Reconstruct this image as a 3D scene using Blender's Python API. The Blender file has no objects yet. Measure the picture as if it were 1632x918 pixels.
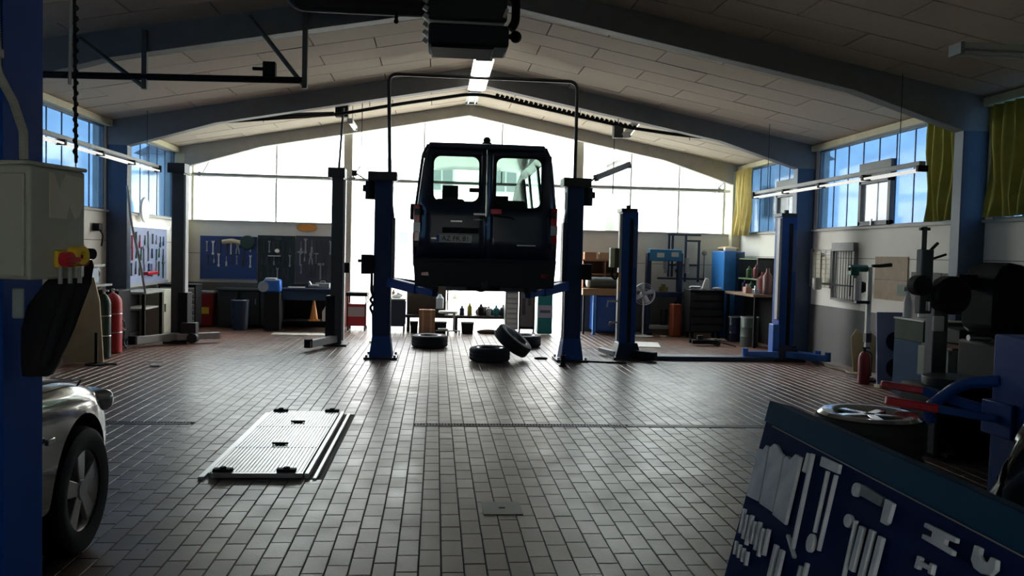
import bpy, bmesh, math, random
from mathutils import Vector, Matrix, Euler
random.seed(7)
PI = math.pi
COL = bpy.context.scene.collection
SC = bpy.context.scene

# ------------------------------------------------------------ camera, world, exposure
cam_d = bpy.data.cameras.new('camera'); cam = bpy.data.objects.new('camera', cam_d); COL.objects.link(cam)
cam_d.sensor_width = 36; cam_d.lens = 36 * 1350 / 1632; cam_d.clip_start = .05; cam_d.clip_end = 300
cam.matrix_world = (Matrix.Translation((0, 0, 1.7)) @ Matrix.Rotation(-.0903488, 4, 'Z')
                    @ Matrix.Rotation(PI / 2 - .0414711, 4, 'X') @ Matrix.Rotation(.0245, 4, 'Z'))
SC.camera = cam
SC.view_settings.view_transform = 'Standard'; SC.view_settings.look = 'None'
SC.view_settings.exposure = .9; SC.view_settings.gamma = 1.0; SC.view_settings.use_curve_mapping = False
w = bpy.data.worlds.new('sky'); SC.world = w; w.use_nodes = True
nt = w.node_tree; bg = nt.nodes['Background']
tc = nt.nodes.new('ShaderNodeTexCoord'); sx = nt.nodes.new('ShaderNodeSeparateXYZ'); rp = nt.nodes.new('ShaderNodeValToRGB')
nt.links.new(tc.outputs['Generated'], sx.inputs[0]); nt.links.new(sx.outputs['Z'], rp.inputs[0]); nt.links.new(rp.outputs[0], bg.inputs[0])
rp.color_ramp.elements[0].color = (1, .98, .94, 1); rp.color_ramp.elements[1].color = (.8, .88, 1, 1)
bg.inputs[1].default_value = 6.5

# ------------------------------------------------------------ materials
MC = {}
def M(name, c=(.5, .5, .5), rough=.6, metal=0., var=.18, scale=6., bump=0., emit=0., coat=0., spec=None):
    if name in MC: return MC[name]
    m = bpy.data.materials.new(name); m.use_nodes = True; t = m.node_tree; L = t.links
    b = t.nodes['Principled BSDF']
    co = t.nodes.new('ShaderNodeTexCoord'); n = t.nodes.new('ShaderNodeTexNoise'); n.inputs['Scale'].default_value = scale
    n.inputs['Detail'].default_value = 5; L.new(co.outputs['Object'], n.inputs['Vector'])
    mx = t.nodes.new('ShaderNodeMix'); mx.data_type = 'RGBA'; L.new(n.outputs['Fac'], mx.inputs['Factor'])
    mx.inputs['A'].default_value = (*[max(0, x * (1 - var)) for x in c], 1); mx.inputs['B'].default_value = (*[min(1, x * (1 + var)) for x in c], 1)
    L.new(mx.outputs['Result'], b.inputs['Base Color'])
    b.inputs['Roughness'].default_value = rough; b.inputs['Metallic'].default_value = metal
    if spec is not None: b.inputs['Specular IOR Level'].default_value = spec
    if coat: b.inputs['Coat Weight'].default_value = coat; b.inputs['Coat Roughness'].default_value = .05
    if bump:
        bp = t.nodes.new('ShaderNodeBump'); bp.inputs['Strength'].default_value = bump; n2 = t.nodes.new('ShaderNodeTexNoise')
        n2.inputs['Scale'].default_value = scale * 8; L.new(co.outputs['Object'], n2.inputs['Vector'])
        L.new(n2.outputs['Fac'], bp.inputs['Height']); L.new(bp.outputs[0], b.inputs['Normal'])
    if emit:
        b.inputs['Emission Color'].default_value = (*c, 1); b.inputs['Emission Strength'].default_value = emit
    MC[name] = m; return m
def glassy(name, tint, gloss=.12, rough=.03, trans=0., streak=0.):
    if name in MC: return MC[name]
    m = bpy.data.materials.new(name); m.use_nodes = True; t = m.node_tree; L = t.links
    for n in list(t.nodes): t.nodes.remove(n)
    o = t.nodes.new('ShaderNodeOutputMaterial'); tr = t.nodes.new('ShaderNodeBsdfTransparent'); gl = t.nodes.new('ShaderNodeBsdfGlossy')
    tr.inputs[0].default_value = (*tint, 1); gl.inputs['Roughness'].default_value = rough
    mix = t.nodes.new('ShaderNodeMixShader'); fr = t.nodes.new('ShaderNodeFresnel'); fr.inputs['IOR'].default_value = 1.5
    gm = t.nodes.new('ShaderNodeNewGeometry'); ma = t.nodes.new('ShaderNodeMath'); ma.operation = 'SUBTRACT'; ma.inputs[0].default_value = 1; L.new(gm.outputs['Backfacing'], ma.inputs[1])
    mb = t.nodes.new('ShaderNodeMath'); mb.operation = 'MULTIPLY'; L.new(fr.outputs[0], mb.inputs[0]); L.new(ma.outputs[0], mb.inputs[1]); L.new(mb.outputs[0], mix.inputs[0]); src = tr.outputs[0]
    if streak:
        co = t.nodes.new('ShaderNodeTexCoord'); mp = t.nodes.new('ShaderNodeMapping'); mp.inputs['Scale'].default_value = (1, .6, 1.6)
        n = t.nodes.new('ShaderNodeTexNoise'); n.inputs['Scale'].default_value = 2.2; L.new(co.outputs['Object'], mp.inputs[0]); L.new(mp.outputs[0], n.inputs['Vector'])
        mc = t.nodes.new('ShaderNodeMix'); mc.data_type = 'RGBA'; L.new(n.outputs['Fac'], mc.inputs['Factor'])
        mc.inputs['A'].default_value = (*[x * (1 - streak) for x in tint], 1); mc.inputs['B'].default_value = (*[x * (1 + streak) for x in tint], 1)
        L.new(mc.outputs['Result'], tr.inputs[0])
    if trans:
        tl = t.nodes.new('ShaderNodeBsdfTranslucent'); tl.inputs[0].default_value = (*tint, 1)
        m2 = t.nodes.new('ShaderNodeMixShader'); m2.inputs[0].default_value = trans
        L.new(tr.outputs[0], m2.inputs[1]); L.new(tl.outputs[0], m2.inputs[2]); src = m2.outputs[0]
    L.new(src, mix.inputs[1]); L.new(gl.outputs[0], mix.inputs[2]); L.new(mix.outputs[0], o.inputs[0])
    MC[name] = m; return m

def tile_mat():
    m = bpy.data.materials.new('clinker_tile'); m.use_nodes = True; t = m.node_tree; L = t.links; b = t.nodes['Principled BSDF']
    g = t.nodes.new('ShaderNodeNewGeometry'); oi = t.nodes.new('ShaderNodeObjectInfo')
    ad = t.nodes.new('ShaderNodeMath'); ad.operation = 'ADD'; L.new(g.outputs['Random Per Island'], ad.inputs[0]); L.new(oi.outputs['Random'], ad.inputs[1])
    fr = t.nodes.new('ShaderNodeMath'); fr.operation = 'FRACT'; L.new(ad.outputs[0], fr.inputs[0])
    rp = t.nodes.new('ShaderNodeValToRGB'); L.new(fr.outputs[0], rp.inputs[0])
    e = rp.color_ramp.elements; e[0].color = (.12, .08, .058, 1); e[1].color = (.215, .155, .115, 1)
    n = t.nodes.new('ShaderNodeTexNoise'); n.inputs['Scale'].default_value = .55; n.inputs['Detail'].default_value = 6; L.new(g.outputs['Position'], n.inputs['Vector'])
    r2 = t.nodes.new('ShaderNodeValToRGB'); r2.color_ramp.elements[0].position = .35; r2.color_ramp.elements[1].position = .68
    r2.color_ramp.elements[0].color = (.55, .55, .58, 1); r2.color_ramp.elements[1].color = (1.15, 1.1, 1.05, 1); L.new(n.outputs['Fac'], r2.inputs[0])
    mx = t.nodes.new('ShaderNodeMix'); mx.data_type = 'RGBA'; mx.blend_type = 'MULTIPLY'; mx.inputs['Factor'].default_value = 1
    L.new(rp.outputs[0], mx.inputs['A']); L.new(r2.outputs[0], mx.inputs['B']); sp = t.nodes.new('ShaderNodeSeparateXYZ'); L.new(g.outputs['Position'], sp.inputs[0])
    ax = t.nodes.new('ShaderNodeMath'); ax.operation = 'SUBTRACT'; L.new(sp.outputs['X'], ax.inputs[0]); ax.inputs[1].default_value = .7
    ab = t.nodes.new('ShaderNodeMath'); ab.operation = 'ABSOLUTE'; L.new(ax.outputs[0], ab.inputs[0])
    wb_ = t.nodes.new('ShaderNodeMath'); wb_.operation = 'MULTIPLY_ADD'; L.new(n.outputs['Fac'], wb_.inputs[0]); wb_.inputs[1].default_value = 1.2; L.new(ab.outputs[0], wb_.inputs[2])
    mr2 = t.nodes.new('ShaderNodeMapRange'); mr2.inputs['From Min'].default_value = 3.9; mr2.inputs['From Max'].default_value = 5.3; L.new(wb_.outputs[0], mr2.inputs[0])
    rx = t.nodes.new('ShaderNodeMix'); rx.data_type = 'RGBA'; L.new(mr2.outputs[0], rx.inputs['Factor']); L.new(mx.outputs['Result'], rx.inputs['A']); rx.inputs['B'].default_value = (.2, .105, .075, 1)
    L.new(rx.outputs['Result'], b.inputs['Base Color'])
    n3 = t.nodes.new('ShaderNodeTexNoise'); n3.inputs['Scale'].default_value = 3; n3.inputs['Detail'].default_value = 4; L.new(g.outputs['Position'], n3.inputs['Vector'])
    mr = t.nodes.new('ShaderNodeMapRange'); mr.inputs['To Min'].default_value = .2; mr.inputs['To Max'].default_value = .5; L.new(n3.outputs['Fac'], mr.inputs[0]); L.new(mr.outputs[0], b.inputs['Roughness'])
    n4 = t.nodes.new('ShaderNodeTexNoise'); n4.inputs['Scale'].default_value = 60; L.new(g.outputs['Position'], n4.inputs['Vector'])
    bp = t.nodes.new('ShaderNodeBump'); bp.inputs['Strength'].default_value = .12; bp.inputs['Distance'].default_value = .01; L.new(n4.outputs['Fac'], bp.inputs['Height']); L.new(bp.outputs[0], b.inputs['Normal'])
    return m

WHITE = M('white_plaster', (.76, .74, .67), .8, var=.08, scale=2, bump=.1)
DADO = M('grey_dado_paint', (.1, .1, .095), .45, var=.2, scale=3, bump=.1)
CEIL = M('wood_wool_panel', (.5, .42, .33), .95, var=.12, scale=30, bump=.5)
SEAM = M('dark_seam', (.06, .055, .05), .9)
FRAMEP = M('frame_paint', (.2, .2, .2), .6, var=.15)
COLB = M('column_blue_paint', (.05, .08, .14), .5)
COLY = M('column_cream_paint', (.6, .55, .36), .6)
BLUED = M('lift_blue_dark', (.006, .03, .1), .5, var=.2, spec=.3)
BLUE = M('lift_blue_enamel', (.01, .06, .26), .5, var=.2, spec=.3)
BLUE2 = M('bright_blue_enamel', (.02, .13, .5), .35)
LOCK = M('locker_blue', (.03, .22, .62), .4)
BLUEF = M('foreground_blue_enamel', (.003, .065, .38), .7, var=.2, spec=.15)
NAVY = M('navy_enamel', (.006, .014, .045), .35)
BLACK = M('black_plastic', (.007, .007, .008), .65, spec=.25)
RUB = M('tyre_rubber', (.012, .012, .013), .75, bump=.2)
DARK = M('dark_steel', (.03, .032, .035), .45, metal=.5)
STEEL = M('bare_steel', (.45, .45, .46), .3, metal=1)
ALU = M('brushed_aluminium', (.6, .61, .62), .38, metal=.9, bump=.15)
GREY = M('grey_enamel', (.3, .31, .3), .5)
LGREY = M('light_grey_enamel', (.5, .51, .46), .5, var=.1)
RED = M('red_enamel', (.5, .015, .03), .35)
DRED = M('dark_red_paint', (.22, .01, .012), .45)
YEL = M('yellow_plastic', (.75, .5, .02), .45)
ORA = M('orange_plastic', (.75, .3, .06), .5)
GRN = M('green_enamel', (.02, .12, .07), .45)
TEAL = M('teal_enamel', (.01, .2, .2), .45)
CARD = M('cardboard', (.33, .17, .09), .85, bump=.2)
PAPER = M('paper_white', (.75, .74, .7), .8, var=.06)
CREAM = M('cream_board', (.6, .5, .32), .7)
BROWN = M('brown_wood', (.12, .05, .025), .6)
PEGD = M('dark_pegboard', (.015, .03, .035), .6)
PEGB = M('blue_pegboard', (.012, .05, .2), .5)
PEGG = M('grey_pegboard', (.05, .055, .075), .6)
PEGL = M('light_pegboard', (.28, .33, .5), .5)
TOOL = M('tool_chrome', (.4, .41, .43), .35, metal=.7)
TOOLD = M('tool_dark', (.05, .055, .06), .5)
PALE = M('pale_worn_metal', (.72, .74, .86), .5, var=.35, scale=14)
LAMP = M('fluorescent_lamp_lit', (1, .97, .9), .4, emit=1.6)
LENS = M('lamp_off_white', (.7, .7, .68), .35)
CURT = M('curtain_olive', (.3, .29, .045), .9, var=.3, scale=5)
CLEAR = glassy('clear_glass', (.93, .97, .96))
BLUEG = glassy('blue_profiled_glass', (.15, .225, .31), rough=.12, streak=.15)
VANG = glassy('van_window_glass', (.66, .75, .71))
BAGG = glassy('clear_plastic', (.75, .75, .7), trans=.3)
TILE = tile_mat()

# ------------------------------------------------------------ geometry helpers
class B:
    def __init__(s): s.bm = bmesh.new()
    def box(s, c, d, rot=None, taper=None):
        vs = []
        for k in (-1, 1):
            f = taper if (taper and k > 0) else (1, 1)
            for i, j in ((-1, -1), (1, -1), (1, 1), (-1, 1)):
                v = Vector((i * d[0] / 2 * f[0], j * d[1] / 2 * f[1], k * d[2] / 2))
                if rot is not None: v = rot @ v
                vs.append(s.bm.verts.new(v + Vector(c)))
        for f in ((3, 2, 1, 0), (4, 5, 6, 7), (0, 1, 5, 4), (1, 2, 6, 5), (2, 3, 7, 6), (3, 0, 4, 7)): s.bm.faces.new([vs[i] for i in f])
        return s
    def bb(s, x0, x1, y0, y1, z0, z1): return s.box(((x0 + x1) / 2, (y0 + y1) / 2, (z0 + z1) / 2), (abs(x1 - x0), abs(y1 - y0), abs(z1 - z0)))
    def _ring(s, c, u, v, r, n): return [s.bm.verts.new(c + u * math.cos(2 * PI * i / n) * r + v * math.sin(2 * PI * i / n) * r) for i in range(n)]
    def tube(s, pts, r, n=8, bend=0., r2=None):
        P = [Vector(p) for p in pts]
        if bend:
            Q = [P[0]]
            for i in range(1, len(P) - 1):
                a = (P[i - 1] - P[i]); b = (P[i + 1] - P[i]); d = min(bend, a.length * .49, b.length * .49)
                A = P[i] + a.normalized() * d; C = P[i] + b.normalized() * d
                for k in range(6):
                    t = k / 5; Q.append(A * (1 - t) ** 2 + P[i] * 2 * t * (1 - t) + C * t * t)
            Q.append(P[-1]); P = Q
        rings = []; u = None
        for i, p in enumerate(P):
            d = (P[min(i + 1, len(P) - 1)] - P[max(i - 1, 0)]).normalized()
            if u is None: u = d.orthogonal().normalized()
            u = (u - d * u.dot(d)).normalized(); v = d.cross(u)
            rr = r if r2 is None else r + (r2 - r) * i / (len(P) - 1)
            rings.append(s._ring(p, u, v, rr, n))
        for a, b in zip(rings, rings[1:]):
            for i in range(n): s.bm.faces.new((a[i], a[(i + 1) % n], b[(i + 1) % n], b[i]))
        s.bm.faces.new(rings[0][::-1]); s.bm.faces.new(rings[-1]); return s
    def cyl(s, p0, p1, r, n=16, r2=None): return s.tube([p0, p1], r, n, r2=r2)
    def lathe(s, c, prof, n=20, axis='Z', closed=False):
        R = {'Z': Matrix.Identity(3), 'X': Matrix.Rotation(PI / 2, 3, 'Y'), 'Y': Matrix.Rotation(-PI / 2, 3, 'X')}[axis] if isinstance(axis, str) else axis
        rings = []
        for r, z in prof:
            rings.append([s.bm.verts.new(R @ Vector((max(r, 1e-4) * math.cos(2 * PI * i / n), max(r, 1e-4) * math.sin(2 * PI * i / n), z)) + Vector(c)) for i in range(n)])
        prs = list(zip(rings, rings[1:])) + ([(rings[-1], rings[0])] if closed else [])
        for a, b in prs:
            for i in range(n): s.bm.faces.new((a[i], a[(i + 1) % n], b[(i + 1) % n], b[i]))
        if not closed: s.bm.faces.new(rings[0][::-1]); s.bm.faces.new(rings[-1])
        return s
    def prism(s, poly, th, mat):
        a = [s.bm.verts.new(mat @ Vector((x, y, -th / 2))) for x, y in poly]; b = [s.bm.verts.new(mat @ Vector((x, y, th / 2))) for x, y in poly]
        n = len(poly); s.bm.faces.new(a[::-1]); s.bm.faces.new(b)
        for i in range(n): s.bm.faces.new((a[i], a[(i + 1) % n], b[(i + 1) % n], b[i]))
        return s
    def quad(s, *p): s.bm.faces.new([s.bm.verts.new(q) for q in p]); return s
    def sphere(s, c, r, sc=(1, 1, 1), n=12):
        prof = [(math.sin(PI * i / n) * r, -math.cos(PI * i / n) * r) for i in range(n + 1)]
        k = len(s.bm.verts); s.lathe((0, 0, 0), prof, n * 2); s.bm.verts.ensure_lookup_table()
        for v in s.bm.verts[k:]: v.co = Vector((v.co.x * sc[0], v.co.y * sc[1], v.co.z * sc[2])) + Vector(c)
        return s
def O(name, b, mat, par=None, bev=0., smooth=True, loc=None, seg=2, rot=None, **kw):
    me = bpy.data.meshes.new(name); bm = b.bm
    bmesh.ops.recalc_face_normals(bm, faces=bm.faces[:]); bm.to_mesh(me); bm.free(); me.materials.append(mat)
    if smooth: me.shade_smooth(); me.set_sharp_from_angle(angle=math.radians(38))
    o = bpy.data.objects.new(name, me); COL.objects.link(o)
    if par: o.parent = par
    if loc: o.location = loc
    if rot: o.rotation_euler = rot
    if bev:
        md = o.modifiers.new('bevel', 'BEVEL'); md.width = bev; md.segments = seg; md.limit_method = 'ANGLE'; md.angle_limit = math.radians(50)
    for k, v in kw.items(): o[k] = v
    return o
def tag(o, label, cat, group=None):
    o['label'] = label; o['category'] = cat
    if group: o['group'] = group
    return o
def thing(name, label, cat, loc=(0, 0, 0), rz=0., group=None):
    o = bpy.data.objects.new(name, None); COL.objects.link(o); o.empty_display_size = .1
    o.location = loc; o.rotation_euler = (0, 0, rz); return tag(o, label, cat, group)
def one(name, b, mat, label, cat, loc=(0, 0, 0), rz=0., group=None, bev=0., rot=None):
    o = O(name, b, mat, None, bev, loc=loc, rot=rot or (0, 0, rz)); return tag(o, label, cat, group)
def struct(name, b, mat, bev=0.): return O(name, b, mat, None, bev, smooth=False, kind='structure')
def dup(o, loc, rz=None, label=None, rot=None):
    c = o.copy(); COL.objects.link(c); c.location = loc
    if rz is not None: c.rotation_euler = (0, 0, rz)
    if rot is not None: c.rotation_euler = rot
    if label: c['label'] = label
    for k in [x for x in bpy.data.objects if x.parent == o]:
        d = k.copy(); COL.objects.link(d); d.parent = c
        for g in [x for x in bpy.data.objects if x.parent == k]:
            e = g.copy(); COL.objects.link(e); e.parent = d
    return c
def text(name, body, size, mat, par, loc, rot, ext=.001):
    cu = bpy.data.curves.new(name, 'FONT'); cu.body = body; cu.size = size; cu.extrude = ext; cu.align_x = 'CENTER'; cu.align_y = 'CENTER'
    t = bpy.data.objects.new('t', cu); COL.objects.link(t); bpy.context.view_layer.update()
    me = bpy.data.meshes.new_from_object(t.evaluated_get(bpy.context.evaluated_depsgraph_get())); bpy.data.objects.remove(t)
    me.materials.clear(); me.materials.append(mat)
    o = bpy.data.objects.new(name, me); COL.objects.link(o); o.parent = par; o.location = loc; o.rotation_euler = rot; return o

# ------------------------------------------------------------ the hall
XL, XR, YB, Y0, XC = -5.45, 6.7, 18.6, -3.0, .65
SILL, WTOP, DAD = 2.24, 3.62, .92
def zr(x): return 4.85 - .187 * abs(x - XC)
FY = [.45, 5.2, 9.95, 14.7, 18.35]

floor = struct('floor', B().bb(XL - .2, XR + .2, Y0 - .2, YB + .2, -.2, -.006), M('grout', (.02, .018, .016), .8))
plate_r = (-1.70, -.83, 6.26, 8.75)
HOLES = [plate_r, (-.17, 5.2, 8.197, 8.313), (-3.35, -2.3, 8.197, 8.313)]
def pieces(x, y): # a tile cut back where a cover plate or drain is let into the floor
    ps = [(y - TL / 2, y + TL / 2)]
    for x0, x1, y0, y1 in HOLES:
        if x0 < x < x1: ps = [q for a, b_ in ps for q in ([(a, b_)] if b_ <= y0 or a >= y1 else [(a, min(b_, y0)), (max(a, y1), b_)])]
    return [(a, b_) for a, b_ in ps if b_ - a > .025]
TW, TL = .1225, .2475
def tile_verts(w, l):
    j = .0035; c = .003; v = []
    for z, k in ((-.012, 0), (-c, 0), (0, c)):
        a = w / 2 - j - k; b_ = l / 2 - j - k; v += [(-a, -b_, z), (a, -b_, z), (a, b_, z), (-a, b_, z)]
    return v
TF = [(8, 9, 10, 11)] + [(r * 4 + i, r * 4 + (i + 1) % 4, r * 4 + 4 + (i + 1) % 4, r * 4 + 4 + i) for r in (0, 1) for i in range(4)]
tiles = []
ncol = int((XR - XL) / TW)
for i in range(ncol + 1):
    x = XL + TW * (i + .5); off = (i % 2) * TL * .5 + random.uniform(-.045, .045)
    y = Y0 + off - TL
    while y < YB + .1:
        for a, b_ in pieces(x, y): tiles.append((x, (a + b_) / 2, b_ - a))
        y += TL
def vis(x, y): # is it within the photographed part of the floor, before the first things
    return y > 4.25 and x > -1.62 * y / 4.25 and x < 1.75 + (y - 4.3) * .42
cand = sorted([t for t in tiles if vis(*t[:2]) and t[2] > TL - .001], key=lambda t: t[0] ** 2 + t[1] ** 2)
near = set(cand[:300])
tv = tile_verts(TW, TL)
tm = bpy.data.meshes.new('tile'); tm.from_pydata(tv, [], TF); tm.materials.append(TILE)
V, F = [], []
for t in tiles:
    a, b_ = random.gauss(0, .0022), random.gauss(0, .0016); dz = random.uniform(-.0008, .0006)
    if t in near:
        o = bpy.data.objects.new('tile', tm); COL.objects.link(o); o.parent = floor; o.location = (t[0], t[1], dz); o.rotation_euler = (a, b_, 0)
    else:
        n = len(V); ky = (t[2] - .007) / (TL - .007); V += [(t[0] + x, t[1] + y * ky, z + dz + y * a - x * b_) for x, y, z in tv]; F += [tuple(n + i for i in f) for f in TF]
me = bpy.data.meshes.new('floor_tiles'); me.from_pydata(V, [], F); me.materials.append(TILE)
o = bpy.data.objects.new('floor_tiles', me); COL.objects.link(o); o.parent = floor; o['kind'] = 'stuff'

# drain channels
def drain(x0, x1, grate, label):
    t = thing('floor_drain', label, 'drain', ((x0 + x1) / 2, 8.255, 0)); h = (x1 - x0) / 2
    b = B().bb(-h, h, -.056, -.045, -.01, .004).bb(-h, h, .045, .056, -.01, .004).bb(-h, h, -.056, .056, -.0055, -.004); O('channel_frame', b, DARK, t)
    b = B()
    if grate:
        n = int(2 * h / .03)
        for i in range(n): b.bb(-h + i * .03 + .006, -h + i * .03 + .02, -.045, .045, -.004, .002)
        O('grate_bars', b, M('galvanised_steel', (.16, .16, .16), .5, metal=.6), t, smooth=False, kind='stuff')
    else:
        b.bb(-h, h, -.02, .045, -.004, .002); O('cover_strip', b, M('cast_cover', (.12, .11, .1), .5, metal=.3), t)
drain(-.17, 1.95, True, 'open slotted drain grating across the tiles in the hall centre')
drain(1.95, 5.2, False, 'narrow covered drain strip running right from the slotted grating')
drain(-3.35, -2.3, True, 'short slotted drain grating between the parked car and metal plate')

# metal inspection plate in the floor
t = thing('floor_plate', 'long ribbed aluminium cover plate set in the tiled floor', 'cover plate', (-1.27, 7.5, 0))
b = B().bb(-.43, .44, -1.245, 1.25, -.0058, -.003); O('pit_edge', b, M('concrete_edge', (.2, .19, .17), .8), t)
O('side_rail', B().bb(-.42, -.375, -1.24, 1.23, -.003, .02), ALU, t, .004)
O('side_rail', B().bb(.335, .37, -1.2, 1.23, -.003, .035), ALU, t, .004)
O('side_rail', B().bb(.4, .43, -1.24, 1.23, -.003, .012), ALU, t, .004)
for y0, y1 in ((-1.2, -.42), (-.41, .41), (.42, 1.2)):
    b = B().bb(-.355, .325, y0, y1, .018, .04)
    for i in range(24): b.bb(-.345 + i * .028, -.333 + i * .028, y0 + .01, y1 - .01, .04, .045)
    O('ribbed_panel', b, ALU, t, smooth=False)
for x, y in ((-.26, -1.16), (.2, -1.16), (-.26, 1.19), (.25, 1.19)):
    O('corner_fitting', B().box((x, y, .048), (.14, .06, .03)).cyl((x, y, .05), (x, y, .075), .025, 10), BLACK, t, .005)
for y in (-.3, .62): O('recessed_handle', B().cyl((0, y, .04), (0, y, .05), .045, 14).box((0, y, .055), (.13, .02, .014)), BLACK, t)
O('front_lip', B().bb(-.33, .33, -1.235, -1.2, .01, .045), STEEL, t, .003)

def manhole(x, y): 
    t = thing('floor_cover', 'small worn rectangular metal cover patched into the front tiles', 'cover', (x, y, .0005))
    O('cover_plate', B().bb(-.13, .13, -.14, .14, 0, .004), M('worn_cover', (.14, .15, .13), .5, metal=.3), t, .01)
    O('pull_slot', B().bb(-.02, .02, -.01, .01, .004, .006), BLACK, t)
manhole(.47, 5.55)

# walls
def wall_side(name, x0, x1, inner, ys):
    b = B().bb(x0, x1, Y0, YB + .2, -.2, SILL).bb(x0, x1, Y0, YB + .2, WTOP + .04, 3.75)
    for a, c in ys: b.bb(x0, x1, a, c, SILL, WTOP + .04)
    o = struct(name, b, WHITE); s = -1 if inner > 0 else 1
    O('dado', B().bb(inner, inner + s * .012, Y0, YB, 0, DAD), DADO, o, smooth=False)
    O('joint_strip', B().bb(inner, inner + s * .004, Y0, YB, 1.74, 1.752), M('joint_grey', (.25, .24, .22), .8), o, smooth=False)
    O('window_ledge', B().bb(inner - s * .1, inner + s * .05, Y0, YB, SILL - .03, SILL + .005), M('ledge_grey', (.4, .39, .36), .6), o, smooth=False)
    return o
wall_side('wall_left', XL - .2, XL, XL, [(Y0, 5.4), (9.75, 10.1), (14.55, 14.95), (18.3, YB + .2)])
wall_side('wall_right', XR, XR + .2, XR, [(Y0, 5.4), (9.75, 10.1), (14.5, 14.9), (18.3, YB + .2)])
b = B().bb(XL - .2, -1.95, YB, YB + .2, -.2, SILL).bb(3.1, XR + .2, YB, YB + .2, -.2, SILL)
wb = struct('wall_back', b, WHITE)
O('joint_strip', B().bb(XL, -1.95, YB - .004, YB, 1.53, 1.542).bb(3.1, XR, YB - .004, YB, 1.53, 1.542), M('joint_grey'), wb, smooth=False)
O('dado', B().bb(XL, -1.95, YB - .012, YB, 0, DAD).bb(3.1, XR, YB - .012, YB, 0, DAD), DADO, wb, smooth=False)
O('window_ledge', B().bb(XL, -1.95, YB - .05, YB + .1, SILL - .03, SILL + .005).bb(3.1, XR, YB - .05, YB + .1, SILL - .03, SILL + .005), M('ledge_grey'), wb, smooth=False)
struct('wall_front', B().bb(XL - .2, XR + .2, Y0 - .2, Y0, -.2, 1.3).bb(XL - .2, XR + .2, Y0 - .2, Y0, 2.3, 5.0).bb(XL - .2, -.5, Y0 - .2, Y0, 1.3, 2.3).bb(.7, XR + .2, Y0 - .2, Y0, 1.3, 2.3), WHITE)
t = bpy.data.objects.new('window_10', None); COL.objects.link(t); t['kind'] = 'structure'  # unseen window added behind the camera to let light onto the foreground
O('pane', B().bb(-.48, .68, Y0 - .1, Y0 - .094, 1.32, 2.28), CLEAR, t, smooth=False); O('mullion', B().bb(.08, .12, Y0 - .13, Y0 - .06, 1.3, 2.3), GREY, t, smooth=False)

# roof shell and ceiling panels
b = B()
for s, xe in ((-1, XL - .3), (1, XR + .3)):
    p = [(XC, 4.93), (xe, zr(xe) + .05), (xe, zr(xe) + .2), (XC, 5.1)]
    q = [(x, z) for x, z in p]
    b.prism(q, YB + .4 - Y0, Matrix(((1, 0, 0, 0), (0, 0, 1, (YB + Y0) / 2 + .1), (0, 1, 0, 0), (0, 0, 0, 1))))
ceil = struct('ceiling', b, SEAM)
pc = {}
for k in range(len(FY) - 1):
    y0, y1 = FY[k], FY[k + 1]; rows = 6 if k == 3 else 8; pw = (y1 - y0) / rows
    for r in range(rows):
        for s in (-1, 1):
            L_ = 6.15; cuts = [0, 1.55, 3.1, 4.65, L_] if r % 2 else [0, .8, 2.35, 3.9, 5.45, L_]
            for a, c in zip(cuts, cuts[1:]):
                key = (round(c - a, 2), round(pw, 3), s)
                if key not in pc:
                    sl = .187 / math.hypot(1, .187); co_ = 1 / math.hypot(1, .187); w_ = (c - a) / co_ - .012
                    me = bpy.data.meshes.new('ceiling_panel'); h = w_ / 2; p2 = pw / 2 - .006
                    vs = [(i * h, j * p2, z) for z in (.0, .03) for i, j in ((-1, -1), (1, -1), (1, 1), (-1, 1))]
                    vs = [(x * (1 if z else .995), y * (1 if z else .985), z) for x, y, z in vs]
                    me.from_pydata(vs, [], [(3, 2, 1, 0), (4, 5, 6, 7), (0, 1, 5, 4), (1, 2, 6, 5), (2, 3, 7, 6), (3, 0, 4, 7)]); me.materials.append(CEIL); pc[key] = me
                xm = XC + s * (a + c) / 2
                o = bpy.data.objects.new('ceiling_panel', pc[key]); COL.objects.link(o); o.parent = ceil
                o.location = (xm, y0 + pw * (r + .5), zr(xm) + .01 + random.uniform(-.003, .003)); o.rotation_euler = (0, s * math.atan(.187), 0)
for s in (-1, 1):
    xe = XC + s * 6.15
    b = B().quad((XC, Y0, 4.86), (xe, Y0, zr(xe) + .01), (xe, FY[0], zr(xe) + .01), (XC, FY[0], 4.86)); O('front_ceiling_strip', b, CEIL, ceil, smooth=False)
    b = B().quad((XC, FY[4], 4.86), (xe, FY[4], zr(xe) + .01), (xe, YB + .2, zr(xe) + .01), (XC, YB + .2, 4.86)); O('back_ceiling_strip', b, CEIL, ceil, smooth=False)
O('eave_board', B().bb(XL, XL + .1, Y0, YB, WTOP, WTOP + .1), COLY, ceil, smooth=False)
O('eave_board', B().bb(XR - .1, XR, Y0, YB, WTOP, WTOP + .1), COLY, ceil, smooth=False)

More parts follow.
